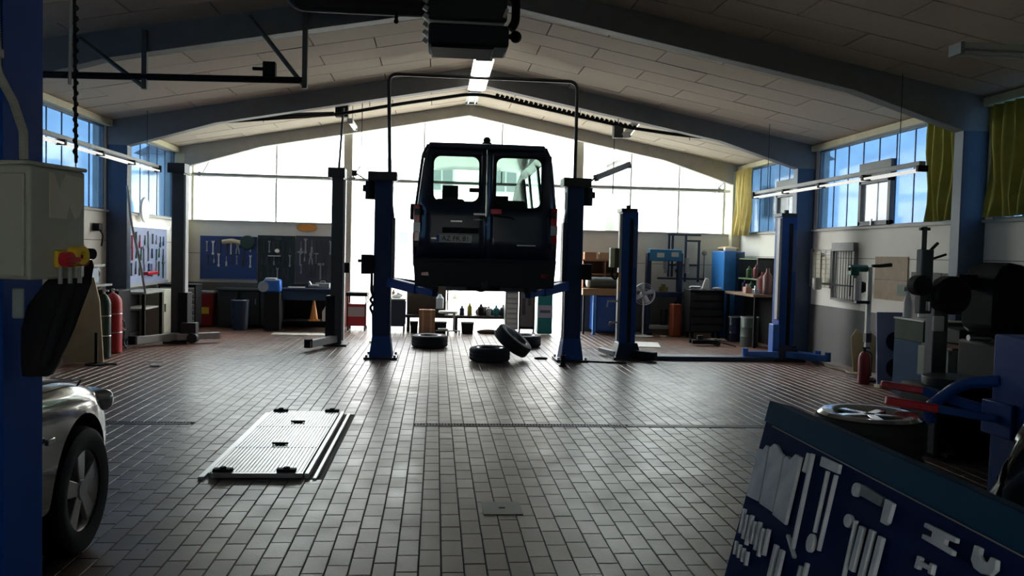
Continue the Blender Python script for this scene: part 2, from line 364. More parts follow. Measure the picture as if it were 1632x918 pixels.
# portal frames (columns + rafters)
XZ = lambda y: Matrix(((1, 0, 0, 0), (0, 0, 1, y), (0, 1, 0, 0), (0, 0, 0, 1)))
for i, y in enumerate(FY):
    t = bpy.data.objects.new('trim_%d' % (i + 1), None); COL.objects.link(t); t['kind'] = 'structure'
    mat = COLY if i == 4 else COLB; th = .2 if i < 4 else .16
    for s, xw in ((-1, XL), (1, XR)):
        cw = .33 if i < 4 else .2
        a, c = (xw, xw + cw) if s < 0 else (xw - cw, xw)
        O('column', B().bb(a, c, y - .095, y + .095, 0, 3.6), mat, t, .008)
        xi = xw - s * cw; xh = xw - s * 1.75; D = .29 if i < 4 else .24
        poly = [(xw, zr(xw) + .01), (XC, 4.86), (XC, 4.86 - D * 1.02), (xh, zr(xh) - D), (xi, 3.32), (xw, 3.32)]
        O('rafter', B().prism(poly, th, XZ(y)), M('cream_rafter_paint', (.4, .38, .33), .6) if i == 4 else FRAMEP, t, .006)
        if i < 4: O('ridge_plate', B().prism([(XC, 4.8), (XC + s * .35, zr(XC + s * .35) - .03), (XC + s * .35, zr(XC + s * .35) - .27), (XC, 4.55)], .225, XZ(y)), FRAMEP, t)

# side windows of profiled glass
def side_win(n, x, y0, y1, count, casement=None, out=1):
    t = bpy.data.objects.new('window_%d' % n, None); COL.objects.link(t); t['kind'] = 'structure'
    p = (y1 - y0) / count
    for i in range(count):
        a = y0 + i * p
        segs = [(SILL, WTOP)]
        if casement and casement[0] - .1 < a + p / 2 < casement[1] + .1: segs = [(casement[3], WTOP)]
        for z0, z1 in segs:
            b = B(); cx = x + .06 * out   # U profile: web and two flanges
            b.bb(cx, cx + .008 * out, a + .004, a + p - .004, z0, z1)
            O('glass_channel', b, BLUEG, t, smooth=False)
        if i: O('joint_bead', B().bb(x + .052 * out, x + .07 * out, a - .008, a + .008, SILL, WTOP), M('blue_grey_bead', (.07, .13, .24), .4), t, smooth=False)
    fm = M('window_frame_grey', (.22, .23, .25), .5)
    O('frame', B().bb(x + .02 * out, x + .09 * out, y0, y1, WTOP - .02, WTOP + .04).bb(x + .02 * out, x + .09 * out, y0, y1, SILL, SILL + .03).bb(x + .02 * out, x + .09 * out, y0, y0 + .03, SILL, WTOP).bb(x + .02 * out, x + .09 * out, y1 - .03, y1, SILL, WTOP), fm, t, smooth=False)
    if casement:
        a, c, z0, z1 = casement
        b = B()
        for q in ((a, a + .08, z0, z1), (c - .08, c, z0, z1), (a, c, z0, z0 + .07), (a, c, z1 - .07, z1), (a, c, z1 + .04, z1 + .26)): b.bb(x - .01 * out, x + .08 * out, *q)
        O('casement_frame', b, M('casement_dark', (.09, .1, .11), .5), t, .005)
        O('pane', B().bb(x + .03 * out, x + .036 * out, a + .08, c - .08, z0 + .07, z1 - .07), glassy('frosted_pane', (.26, .27, .29), rough=.2), t, smooth=False)
        O('casement_handle', B().box((x - .03 * out, (a + c) / 2, z0 + .05), (.03, .02, .1)), ALU, t)
side_win(1, XL, 10.1, 14.55, 9, None, -1)
side_win(2, XL, 14.95, 18.3, 7, None, -1)
side_win(3, XR, 10.1, 14.5, 9, (12.07, 13.02, SILL + .02, 2.98), 1)
side_win(4, XR, 14.9, 18.3, 7, (15.4, 16.34, SILL + .02, 2.98), 1)
side_win(5, XR, 5.4, 9.75, 9, None, 1)
side_win(7, XL, 5.4, 9.75, 9, None, -1)  # out of view, added to give the near end bluish ambient light

# glazed gable
t = bpy.data.objects.new('window_6', None); COL.objects.link(t); t['kind'] = 'structure'
gf = M('gable_frame', (.42, .43, .4), .5)
mull = [XL + .02, -5.2, -3.45, -1.93, -.3, 1.4, 3.12, 4.3, 5.4, 6.45, XR - .02]
for i, x in enumerate(mull):
    z0 = SILL if (x < -2 or x > 3.2) else 3.2
    if 3.0 < x < 3.2 or -2 < x < -1.9: continue
    w_ = .05 if i in (0, 1, 9, 10) else .028
    O('mullion', B().bb(x - w_ / 2, x + w_ / 2, YB + .07, YB + .13, z0, zr(x) + .02), gf, t, smooth=False)
for x in (-1.93, 3.12): O('gate_post', B().bb(x - .09, x + .09, YB + .02, YB + .18, 0, zr(x) + .02), M('gate_post_paint', (.5, .47, .4), .6), t, .005)
O('transom', B().bb(XL, XR, YB + .06, YB + .14, 3.17, 3.23), gf, t, smooth=False)
for a, c in zip(mull, mull[1:]):
    if a < XC < c: segs = [(a, XC), (XC, c)]
    else: segs = [(a, c)]
    for p, q in segs:
        O('pane', B().prism([(p, 3.2), (q, 3.2), (q, zr(q)), (p, zr(p))], .006, XZ(YB + .1)), CLEAR, t, smooth=False)
    if c < -1.9 or a > 3.0: O('pane', B().bb(a, c, YB + .097, YB + .103, SILL, 3.2), CLEAR, t, smooth=False)
for x0, x1 in ((XL + .3, -1.75), (3.15, XR - .35)):
    sd = 'left' if x0 < 0 else 'right'
    t = thing('hanging_rail', 'thin grey rail tube spanning the gable glass on the %s' % sd, 'rail', (0, YB - .14, 3.2))
    O('rail_tube', B().cyl((x0, 0, 0), (x1, 0, 0), .035, 10), GREY, t)
    for x in ((x0 + .15, x1 - .1)): O('bracket', B().box((x, .1, 0), (.05, .26, .1)).tube([(x, .2, .02), (x + .2, 0, .28)], .014, 6), GREY, t)

# curtains
def curtain(y0, y1, z0, z1, x, label, n=None, amp=.045):
    b = B(); n = n or max(6, int((y1 - y0) / .02)); pts = []
    for i in range(n + 1):
        y = y0 + (y1 - y0) * i / n; ph = y * 2 * PI / .17 + math.sin(y * 5)
        pts.append((x + amp * math.sin(ph) * (.8 + .2 * math.sin(y * 23)), y))
    rows = 6; g = []
    for r in range(rows + 1):
        z = z1 + (z0 - z1) * r / rows; g.append([b.bm.verts.new((p[0] - .0 + math.sin(p[1] * 9 + r) * .008 * r, p[1] + .01 * math.sin(r * 1.3 + p[0] * 30), z)) for p in pts])
    for r in range(rows):
        for i in range(n): b.bm.faces.new((g[r][i], g[r][i + 1], g[r + 1][i + 1], g[r + 1][i]))
    o = O('curtain', b, CURT); md = o.modifiers.new('thick', 'SOLIDIFY'); md.thickness = .004
    tag(o, label, 'curtain'); return o
CURT2 = M('curtain_pale_yellow', (.62, .52, .2), .9, var=.2, scale=5)
curtain(10.22, 10.85, SILL + .01, WTOP + .02, XR - .17, 'narrow olive curtain bunched between blue glass and nearest right column')
curtain(5.3, 9.62, SILL + .02, 3.58, XR - .17, 'wide drawn olive curtain in front of the nearest right window')
curtain(17.2, 18.1, SILL - .05, 3.6, XR - .2, 'pale yellow curtain gathered at the far right corner').data.materials[0] = CURT2

# ------------------------------------------------------------ outside
struct('ground', B().bb(-45, 50, -20, 80, -.35, -.03), M('pale_paving', (.62, .58, .5), .8))
struct('ground_apron', B().bb(-8, 9, YB + .2, 26, -.03, -.004), M('pale_paving'))
def house(x0, x1, y0, y1, z, ridge, label, wins, mat):
    t = thing('house', label, 'building', ((x0 + x1) / 2, y0, -.03)); h = (x1 - x0) / 2; d = y1 - y0
    O('wall', B().bb(-h, h, 0, d, 0, z), mat, t, smooth=False)
    O('roof', B().prism([(-h - .3, z), (h + .3, z), (0, z + ridge)], d + .4, XZ(d / 2)), M('roof_slate', (.35, .33, .33), .8), t, smooth=False)
    for x, zz in wins:
        f = O('window', B().bb(x - .6, x + .6, -.06, .02, zz, zz + 1.5), M('shutter_grey', (.4, .4, .38), .6), t, smooth=False)
        O('pane', B().bb(x - .5, x - .04, -.08, -.06, zz + .1, zz + 1.4).bb(x + .04, x + .5, -.08, -.06, zz + .1, zz + 1.4), M('far_pane', (.12, .13, .14), .1), f, smooth=False)
hm = M('pale_render', (.8, .8, .76), .8)
house(-12, -4.5, 36, 46, 5.4, 2.2, 'pale gabled house outside seen through the left gable glass', [(-2, 3), (0, 3), (2, 3), (0, .6)], hm)
house(-3.6, 8, 40, 50, 8, 2, 'tall pale house outside straight behind the van', [(-4, 4.5), (-2, 4.5), (1, 4.5), (3.5, 4.5), (-4, 1.2), (2, 1.2)], hm)
house(9, 18, 38, 48, 6.4, 2.4, 'pale house outside seen through the right gable glass', [(-3, 3.6), (-.5, 3.6), (2, 3.6)], hm)

# ------------------------------------------------------------ two post lifts
def post(t, x, y, h, w, d, mat, face, top=True, motor=0, z0=0):
    # folded column open towards the bay
    b = B().bb(x - w / 2, x + w / 2, y - d / 2, y + d / 2, .03, h)
    O('column', b, mat, t, .015)
    O('guide_slot', B().bb(x + face * w / 2 - .002 * face, x + face * (w / 2 + .006), y - .04, y + .04, .1, h - .1), BLACK, t, smooth=False)
    O('base_plate', B().bb(x - w * .95, x + w * .95, y - d * .9, y + d * .9, .002, .035), DARK, t, .006)
    for sx in (-1, 1):
        for sy in (-1, 1): O('anchor_bolt', B().cyl((x + sx * w * .8, y + sy * d * .72, .035), (x + sx * w * .8, y + sy * d * .72, .07), .02, 6), STEEL, t)
lift = thing('two_post_lift', 'large blue two-post lift holding up the van', 'car lift', (.675, 13.4, 0))
for s in (-1, 1):
    x = s * 1.5
    post(lift, x, 0, 2.78, .27, .3, BLUED, -s)
    O('foot_gusset', B().box((x, 0, .2), (.36, .42, .34), taper=(.76, .72)), BLUE, lift, .01)
    hd = O('head_box', B().bb(x - .2 - (.04 if s < 0 else 0), x + .2 + (.0 if s < 0 else .04), -.2, .2, 2.76, 2.9), DARK, lift, .01)
    mt = O('drive_motor', B().cyl((x + s * .29 - s * .08, 0, 2.76), (x + s * .21, 0, 2.48), .085, 14).bb(x + s * .27, x + s * .33, -.04, .04, 2.6, 2.7), BLACK, lift)
    car = O('carriage', B().box((x - s * .1, 0, 1.7), (.17, .26, 1.0)).box((x - s * .12, 0, 2.3), (.1, .2, .25), taper=(.4, .6)), NAVY, lift, .012)
    for sy in (-1, 1):
        # lifting arm: outer box, inner box, pad
        x0, y0 = x - s * .12, sy * .12; x1, y1 = s * .68, sy * 1.05 if sy > 0 else -1.0
        a = Vector((x0, y0, 1.2)); c = Vector((x1, y1, 1.08)); m = a.lerp(c, .55)
        def bar(b, p, q, w_, h_):
            dv = q - p; ang = math.atan2(dv.y, dv.x); R = Matrix.Rotation(ang, 3, 'Z') @ Matrix.Rotation(-math.atan2(dv.z, math.hypot(dv.x, dv.y)), 3, 'Y')
            return b.box((p + q) / 2, (dv.length, w_, h_), R)
        ar = O('lift_arm', bar(B(), a, m + (c - a) * .08, .13, .14), BLUE, lift, .008)
        O('inner_arm', bar(B(), m, c, .09, .09), BLUE, ar, .006)
        O('lift_pad', B().cyl((c.x, c.y, 1.1), (c.x, c.y, 1.2), .05, 14).cyl((c.x, c.y, 1.19), (c.x, c.y, 1.225), .075, 16), RUB, ar)
cb = O('control_box', B().bb(-1.82, -1.64, -.22, -.05, 1.32, 1.62).box((-1.85, -.13, 1.52), (.06, .06, .05)), BLACK, lift, .01)
O('control_box', B().bb(1.64, 1.78, -.2, -.05, 1.3, 1.55), BLACK, lift, .01)
O('cable_loops', B().tube([(-1.66, -.12, 1.32), (-1.66, -.14, 1.05), (-1.63, -.14, .98), (-1.68, -.14, .92), (-1.63, -.14, .86), (-1.68, -.14, .8), (-1.63, -.12, .7), (-1.62, -.1, .3)], .022, 8, .03), BLACK, lift)
O('cross_pipe', B().tube([(-1.42, 0, 2.88), (-1.46, 0, 4.43), (1.5, 0, 4.43), (1.5, 0, 2.88)], .028, 10, .14), DARK, lift)

def small_lift(name, label, x, y, x2, y2, h, mat, matf, w_=.3):
    t = thing(name, label, 'car lift', (x, y, 0)); dx, dy = x2 - x, y2 - y
    return t, dx, dy
t, dx, dy = small_lift('two_post_lift', 'dark narrow two-post lift standing before the back left benches', -4.44, 15.2, -1.72, 15.1, 3.05, DARK, STEEL)
for x, y, s in ((0, 0, 1), (dx, dy, -1)):
    O('column', B().bb(x - .1, x + .1, y - .14, y + .14, .03, 3.0), M('grimy_column_paint', (.03, .035, .035), .5), t, .01)
    O('column_edge', B().bb(x + .1, x + .135, y - .13, y + .05, .1, 2.9), M('pale_rail_paint', (.35, .36, .36), .5), t, .004)
    O('head_box', B().bb(x - .17, x + .12, y - .17, y + .17, 2.93, 3.1), DARK, t, .008)
    O('base_plate', B().bb(x - .2, x + .2, y - .25, y + .25, .002, .035), DARK, t)
    O('carriage', B().box((x + s * .1, y, .5), (.16, .3, .75)), BLACK, t, .01)
    R = Matrix.Rotation(math.radians(62 if s > 0 else 70), 3, 'Z')
    ar = O('lift_arm', B().box((x - .22 if s > 0 else x - .18, y - .55, .12), (1.0, .12, .12), R), M('worn_grey_arm', (.35, .35, .34), .45), t, .008)
    O('lift_pad', B().cyl((x - .44 if s > 0 else x - .34, y - .98, .06), (x - .44 if s > 0 else x - .34, y - .98, .2), .07, 14), BLACK, ar)
O('lift_arm', B().box((.35, -.1, .12), (.75, .11, .11), Matrix.Rotation(math.radians(35), 3, 'Z')), M('worn_grey_arm'), t, .008)
O('motor_box', B().bb(dx + .1, dx + .22, dy - .1, dy + .1, 1.28, 1.46), BLACK, t, .01)
O('hydraulic_jack', B().bb(.1, .35, -.25, -.05, .04, .36).cyl((.3, -.3, .1), (.3, -.1, .1), .09, 14), DARK, t, .008)
O('supply_pipe', B().cyl((dx, dy, 3.1), (dx + .06, dy, 4.15), .02, 8), DARK, t)

t = thing('two_post_lift', 'blue two-post lift joined by a floor beam on the right', 'car lift', (3.15, 13.8, 0)); dx = 2.7
for x, s in ((0, 1), (dx, -1)):
    O('column', B().bb(x - .13, x + .14, -.15, .15, .03, 2.42), BLUE, t, .012)
    O('side_rail', B().bb(x - .17, x - .13, -.16, -.04, .7 if s < 0 else .3, 2.38), M('pale_rail_paint'), t, .004)
    O('guide_channel', B().bb(x + .0, x + .06, -.157, -.15, .2, 2.3), BLACK, t)
    O('head_cap', B().bb(x - .15, x + .12, -.17, .17, 2.41, 2.47).cyl((x, 0, 2.46), (x, 0, 2.53), .04, 8), DARK, t, .006)
    O('base_foot', B().box((x + .02, -.02, .15), (.44, .46, .24), taper=(.7, .7)), NAVY, t, .01)
    O('base_plate', B().bb(x - .24, x + .3, -.3, .3, .003, .035), DARK, t)
    O('name_strip', B().bb(x + .07, x + .125, -.153, -.149, 1.5, 2.2), M('faded_blue_strip', (.05, .09, .22), .5), t)
O('lower_cover', B().bb(dx - .24, dx - .13, -.2, .0, .06, .62), BLUE2, t, .01)
O('switch_box', B().bb(-.3, -.13, -.14, .02, 1.5, 1.82), M('box_olive', (.12, .12, .06), .5), t, .01)
O('box_cover', B().bb(-.31, -.24, -.15, -.14, 1.5, 1.82), M('cream_cover', (.7, .68, .45), .5), t, .01)
O('cable_loop', B().tube([(-.25, -.1, 1.5), (-.28, -.12, 1.35), (-.2, -.12, 1.3), (-.17, -.1, 1.42)], .018, 8, .04), BLACK, t)
O('warning_strip', B().bb(-.174, -.13, -.166, -.16, 1.12, 1.42), M('orange_strip', (.75, .45, .15), .5), t)
O('hook_bracket', B().tube([(-.16, -.1, .95), (-.32, -.12, .95), (-.34, -.12, .85)], .018, 6), STEEL, t)
O('hook_bracket', B().tube([(-.16, -.1, .6), (-.28, -.12, .6), (-.3, -.12, .54)], .018, 6), STEEL, t)
O('floor_beam', B().bb(.25, dx - .25, -.28, -.08, .002, .07), M('beam_dark', (.02, .04, .08), .4), t, .008)
O('beam_edge', B().bb(.55, dx - .3, -.1, .14, .002, .05), GREY, t)
for (x0, y0, x1, y1) in ((dx + .0, -.2, dx + .55, -.55), (dx - .15, -.25, dx - .65, -.05), (dx + .1, .0, dx + .5, -.3)):
    a = Vector((x0, y0, .12)); c = Vector((x1, y1, .1)); ar = O('lift_arm', bar(B(), a, c, .13, .1), BLUE2, t, .008)
    O('lift_pad', B().cyl((x1, y1, .05), (x1, y1, .2), .05, 12), BLUE2, ar)
O('lift_arm', bar(B(), Vector((.1, -.2, .1)), Vector((.42, -.45, .09)), .13, .12), BLACK, t, .01)
O('lift_arm', bar(B(), Vector((-.15, -.1, .08)), Vector((-.3, .5, .08)), .1, .08), GREY, t, .01)

# ------------------------------------------------------------ the van on the lift
van = thing('van', 'dark blue passenger van raised on the lift, seen from behind', 'van', (.7, 12.1, 1.2))
VP = M('van_paint_dark_blue', (.006, .016, .04), .28, coat=.4, var=.1)
Lv = 5.0
# half profile (x, z) relative to z = 1.2 : sill, bumper line, belt, window bottom, window top, roof edge, roof centre
def vprof(y):
    f = 1.0; top = 2.03; nose = max(0, (y - 3.7) / 1.3)
    zb, zt = 1.14, 1.86
    if nose > 0:
        k = min(1, nose); zt2 = 1.86 - (1.86 - 1.0) * k ** 1.1; top2 = 2.03 - (2.03 - 1.05) * k ** 1.1; zb2 = 1.14 - .2 * k
        return [(0.9 - .1 * k, .12), (1.0 - .12 * k, .3), (1.02 - .14 * k, .62), (1.0 - .16 * k, zb2), (.9 - .1 * k, max(zt2, zb2 + .02)), (.82 - .1 * k, top2 - .03), (.45, top2)]
    return [(.93, .12), (1.01, .3), (1.02, .7), (1.0, zb), (.915, zt), (.85, 2.0), (.45, top)]
ys = [.06, .35, 1.55, 1.7, 2.85, 3.0, 3.7, 4.1, 4.5, 4.8, 5.0]
wins = {(1, 0), (3, 0), (5, 0)}
b = B(); rows = []
for y in ys:
    p = vprof(y); rows.append(([b.bm.verts.new((-x, y, z)) for x, z in p], [b.bm.verts.new((x, y, z)) for x, z in p]))
for i in range(len(ys) - 1):
    for sd in (0, 1):
        for k in range(6):
            if k == 3 and i in (1, 3, 5): continue
            if k == 5 and i in (6, 7, 8): continue
            b.bm.faces.new((rows[i][sd][k], rows[i + 1][sd][k], rows[i + 1][sd][k + 1], rows[i][sd][k + 1]))
    if i < 6: b.bm.faces.new((rows[i][0][6], rows[i + 1][0][6], rows[i + 1][1][6], rows[i][1][6]))
    b.bm.faces.new((rows[i][0][0], rows[i + 1][0][0], rows[i + 1][1][0], rows[i][1][0]))
p = rows[-1]
b.bm.faces.new(p[0][:4] + p[1][:4][::-1])
shell = O('body_shell', b, VP, van)
md = shell.modifiers.new('thick', 'SOLIDIFY'); md.thickness = .035; md.offset = 0
for i in (1, 3, 5):
    for sd in (-1, 1):
        a, c = vprof(ys[i]), vprof(ys[i + 1])
        O('side_window', B().quad((sd * a[3][0], ys[i], a[3][1]), (sd * c[3][0], ys[i + 1], c[3][1]), (sd * c[4][0], ys[i + 1], c[4][1]), (sd * a[4][0], ys[i], a[4][1])), VANG, van, smooth=False)
# windscreen strips
for i in (6, 7, 8):
    a, c = vprof(ys[i]), vprof(ys[i + 1])
    O('windscreen', B().quad((-a[5][0], ys[i], a[5][1]), (-a[6][0], ys[i], a[6][1]), (-c[6][0], ys[i + 1], c[6][1]), (-c[5][0], ys[i + 1], c[5][1])).quad((-a[6][0], ys[i], a[6][1]), (a[6][0], ys[i], a[6][1]), (c[6][0], ys[i + 1], c[6][1]), (-c[6][0], ys[i + 1], c[6][1])).quad((a[6][0], ys[i], a[6][1]), (a[5][0], ys[i], a[5][1]), (c[5][0], ys[i + 1], c[5][1]), (c[6][0], ys[i + 1], c[6][1])), VANG, van, smooth=False)
O('bonnet', B().quad((-.45, 4.8, vprof(4.8)[6][1]), (.45, 4.8, vprof(4.8)[6][1]), (.45, 5, 1.05), (-.45, 5, 1.05)), VP, van)
# rear doors with window openings
def outer(z): # half width of the rear face at height z
    P_ = vprof(.06)
    for (xa, za), (xb, zb) in zip(P_, P_[1:]):
        if za <= z <= zb: return xa + (xb - xa) * (z - za) / (zb - za)
    return P_[-1][0] if z > 2 else P_[0][0]
for s, (wx0, wx1, wz0, wz1) in ((-1, (.1, .77, 1.2, 1.86)), (1, (.12, .79, 1.13, 1.86))):
    b = B(); zs = [.36, .7, 1.0, wz0, wz1, 1.97]; g = []
    for z in zs:
        ow = outer(z) - .035
        g.append([b.bm.verts.new((s * x, .02 + (.03 if z > 1.9 else 0) - (.02 if z < 1.0 else 0), z)) for x in (.008, wx0, min(wx1, ow - .01), ow)])
    for r in range(5):
        for c in range(3):
            if r == 3 and c == 1: continue
            b.bm.faces.new((g[r][c], g[r][c + 1], g[r + 1][c + 1], g[r + 1][c]))
    d = O('rear_door', b, VP, van); md = d.modifiers.new('thick', 'SOLIDIFY'); md.thickness = .03; md.offset = 0
    O('rear_window', B().bb(s * wx0, s * wx1, .03, .034, wz0, wz1), VANG, d, smooth=False)
    # rounded rubber gasket
    def rr(x0, x1, z0, z1, r, n=5):
        out = []
        for cx, cz, a0 in ((x1 - r, z1 - r, 0), (x0 + r, z1 - r, PI / 2), (x0 + r, z0 + r, PI), (x1 - r, z0 + r, 1.5 * PI)):
            out += [(cx + r * math.cos(a0 + PI / 2 * k / n), cz + r * math.sin(a0 + PI / 2 * k / n)) for k in range(n + 1)]
        return out
    x0, x1 = sorted((s * wx0, s * wx1)); inn = rr(x0 + .015, x1 - .015, wz0 + .015, wz1 - .015, .1); n = len(inn)
    out = [(max(x0 - .02, min(x1 + .02, (x0 + x1) / 2 + (x - (x0 + x1) / 2) * 1.3)), max(wz0 - .02, min(wz1 + .02, (wz0 + wz1) / 2 + (z - (wz0 + wz1) / 2) * 1.3))) for x, z in inn]
    b = B(); vi = [b.bm.verts.new((x, -.012, z)) for x, z in inn]; vo = [b.bm.verts.new((x, -.012, z)) for x, z in out]
    for i in range(n): b.bm.faces.new((vi[i], vi[(i + 1) % n], vo[(i + 1) % n], vo[i]))
    q = O('window_gasket', b, BLACK, d); md = q.modifiers.new('thick', 'SOLIDIFY'); md.thickness = .012
    for hz in (.6, 1.05, 1.85): O('door_hinge', B().bb(s * (outer(hz) - .07), s * (outer(hz) + .005), -.035, .03, hz - .04, hz + .04), DARK, d, .004)
    # tail lamp cluster
    cl = O('tail_lamp', B().bb(s * .935, s * 1.025, -.015, .12, .55, 1.15), M('tail_lamp_red', (.35, .01, .02), .15), van, .012)
    O('clear_lens', B().bb(s * .93, s * 1.03, -.02, .12, .76, .9), M('tail_lamp_clear', (.4, .42, .45), .15), cl, .006)
    O('reflector', B().bb(s * .8, s * .9, -.072, -.06, .15, .2), M('reflector_red', (.3, .01, .03), .2), van)
O('door_gap', B().bb(-.006, .006, .0, .03, .36, 1.97), BLACK, van, smooth=False)
O('roof_header', B().box((0, .05, 2.0), (1.66, .08, .08)), VP, van, .02)
O('bumper', B().box((0, .0, .2), (1.98, .14, .4), taper=(1.03, 1)).box((0, -.03, .36), (1.7, .1, .03)), M('bumper_black', (.005, .006, .008), .6), van, .03)
O('roof_beacon', B().cyl((0, .2, 2.03), (0, .2, 2.08), .07, 14).sphere((0, .2, 2.11), .055), BLACK, van)
h = O('plate_handle_panel', B().bb(-.62, -.1, -.03, .02, .76, .84), BLACK, van, .01)
pl = O('number_plate', B().bb(-.7, -.2, -.035, -.02, .625, .735), M('plate_white', (.55, .55, .52), .5), van, .004)
O('blue_band', B().bb(-.7, -.662, -.038, -.034, .627, .733), M('plate_blue', (.02, .05, .3), .5), pl)
text('plate_text', 'AZ FK 81', .098, BLACK, pl, (-.43, -.037, .68), (PI / 2, 0, 0))
O('door_handle', B().bb(-.18, -.02, -.04, -.01, 1.02, 1.05).bb(-.18, -.02, -.04, -.01, .95, .965), STEEL, van, .006)
O('brake_lamp', B().bb(.06, .22, -.045, -.01, 1.04, 1.12), M('lamp_red', (.55, .02, .04), .2), van, .012)
O('rear_wiper', B().tube([(.1, -.04, 1.02), (.35, -.045, 1.0), (.4, -.04, .97)], .012, 6), BLACK, van)
O('badge_strip', B().bb(.45, .72, -.02, -.005, .6, .615), STEEL, van); O('badge_strip', B().bb(-.5, -.34, -.02, -.005, .92, .94), STEEL, van)
for s in (-1, 1):
    O('wing_mirror', B().box((s * 1.13, 3.85, 1.22), (.13, .1, .3)).cyl((s * 1.0, 3.85, 1.18), (s * 1.1, 3.85, 1.18), .025), BLACK, van, .03)
    O('axle_hub', B().cyl((s * .72, .95, .02), (s * .88, .95, .02), .13, 16).cyl((s * .72, 4.2, .02), (s * .88, 4.2, .02), .13, 16), DARK, van)
O('rear_axle', B().cyl((-.75, .95, .02), (.75, .95, .02), .05).sphere((0, .95, .02), .14, (1, 1, 1), 8), DARK, van)
O('chassis_rail', B().bb(-.5, -.4, .1, 4.6, -.02, .12), DARK, van); O('chassis_rail', B().bb(.4, .5, .1, 4.6, -.02, .12), DARK, van)
O('exhaust_pipe', B().tube([(.5, .05, .02), (.5, 1.0, .03), (.3, 1.6, .05), (.3, 3, .06)], .035, 10, .1).cyl((.3, 1.9, .05), (.3, 2.6, .05), .09, 14), DARK, van)
O('spare_wheel', B().lathe((0, .55, .0), [(.2, -.07), (.31, -.07), (.33, 0), (.31, .07), (.2, .07)], 24, closed=True), RUB, van)
O('tow_bracket', B().bb(-.04, .04, -.1, .2, -.02, .06).sphere((0, -.12, .08), .03), DARK, van)
seat_m = M('seat_fabric', (.03, .035, .035), .9)
for y, xs in ((1.2, (-.5, .45)), (2.2, (-.5, .4)), (3.3, (-.45, .45))):
    for x in xs:
        q = O('seat', B().box((x, y - .12, 1.0), (.46, .14, .62), Matrix.Rotation(.15, 3, 'X')).bb(x - .24, x + .24, y - .1, y + .38, .55, .72), seat_m, van, .05)
        if y > 2.5 or x < 0: O('headrest', B().box((x, y - .18, 1.42), (.24, .1, .18)).cyl((x - .05, y - .17, 1.28), (x - .05, y - .17, 1.38), .008).cyl((x + .05, y - .17, 1.28), (x + .05, y - .17, 1.38), .008), seat_m, q, .03)
O('cabin_floor', B().bb(-.9, .9, .1, 4.2, .3, .34), DARK, van); O('dashboard', B().bb(-.85, .85, 4.2, 4.5, .7, 1.02), BLACK, van, .04)
O('steering_wheel', B().lathe((-.45, 4.1, 1.05), [(.17, -.012), (.19, 0), (.17, .012), (.15, 0)], 20, Matrix.Rotation(-1.1, 3, 'X'), closed=True), BLACK, van)
O('rear_view_mirror', B().bb(-.1, .12, 3.9, 3.93, 1.62, 1.7), BLACK, van, .01)
tag(O('axle_support_beam', B().bb(-.6, .75, -.05, .05, -.04, .04).bb(-.2, .35, -.06, .06, .04, .06), M('beam_dark')), 'dark beam lying across the lift arms under the van', 'beam').location = (.75, 12.5, 1.165)
tag(O('strap', B().bb(-.25, .25, -.02, .02, 0, .016), YEL), 'yellow strap lying on the beam under the van', 'strap').location = (.85, 12.5, 1.225)

# ------------------------------------------------------------ tyres off the van
def tyre(name, label, loc, rot=(0, 0, 0), R=.32, W=.22, rim=STEEL, group=None):
    t = bpy.data.objects.new(name, None); COL.objects.link(t); t.location = loc; t.rotation_euler = rot; tag(t, label, 'wheel', group)
    h = W / 2
    O('tyre', B().lathe((0, 0, 0), [(R * .63, -h * .85), (R * .8, -h), (R * .95, -h * .85), (R, -h * .6), (R, -h * .35), (R * .985, -h * .3), (R * .985, -h * .2), (R, -h * .15), (R, h * .15), (R * .985, h * .2), (R * .985, h * .3), (R, h * .35), (R, h * .6), (R * .95, h * .85), (R * .8, h), (R * .63, h * .85)], 40, closed=True), RUB, t)
    r = O('rim', B().lathe((0, 0, 0), [(R * .64, -h * .9), (R * .6, -h * .8), (R * .55, -h * .3), (R * .55, h * .5), (R * .6, h * .8), (R * .64, h * .9), (R * .6, h * .75), (R * .52, h * .4), (R * .52, -h * .8)], 32, closed=True).lathe((0, 0, 0), [(.03, h * .1), (R * .3, h * .35), (R * .54, h * .1), (R * .54, h * .02), (R * .3, h * .25), (.03, 0)], 32, closed=True), rim, t)
    for k in range(5): O('wheel_bolt', B().cyl((R * .18 * math.cos(k * 1.257), R * .18 * math.sin(k * 1.257), h * .2), (R * .18 * math.cos(k * 1.257), R * .18 * math.sin(k * 1.257), h * .45), .01, 6), DARK, r)
    return t
tyre('loose_tyre', 'wheel lying flat alone left of the other tyres under the van', (-.08, 15.0, .112))
tyre('loose_tyre', 'nearest wheel lying flat with another wheel leaning on it', (.87, 13.2, .112))
tyre('loose_tyre', 'wheel lying flat behind the tilted one, furthest right', (1.62, 15.3, .112))
tyre('loose_tyre', 'tilted wheel leaning against the nearest flat wheel', (1.25, 13.42, .3), (0, math.radians(38), -.3))

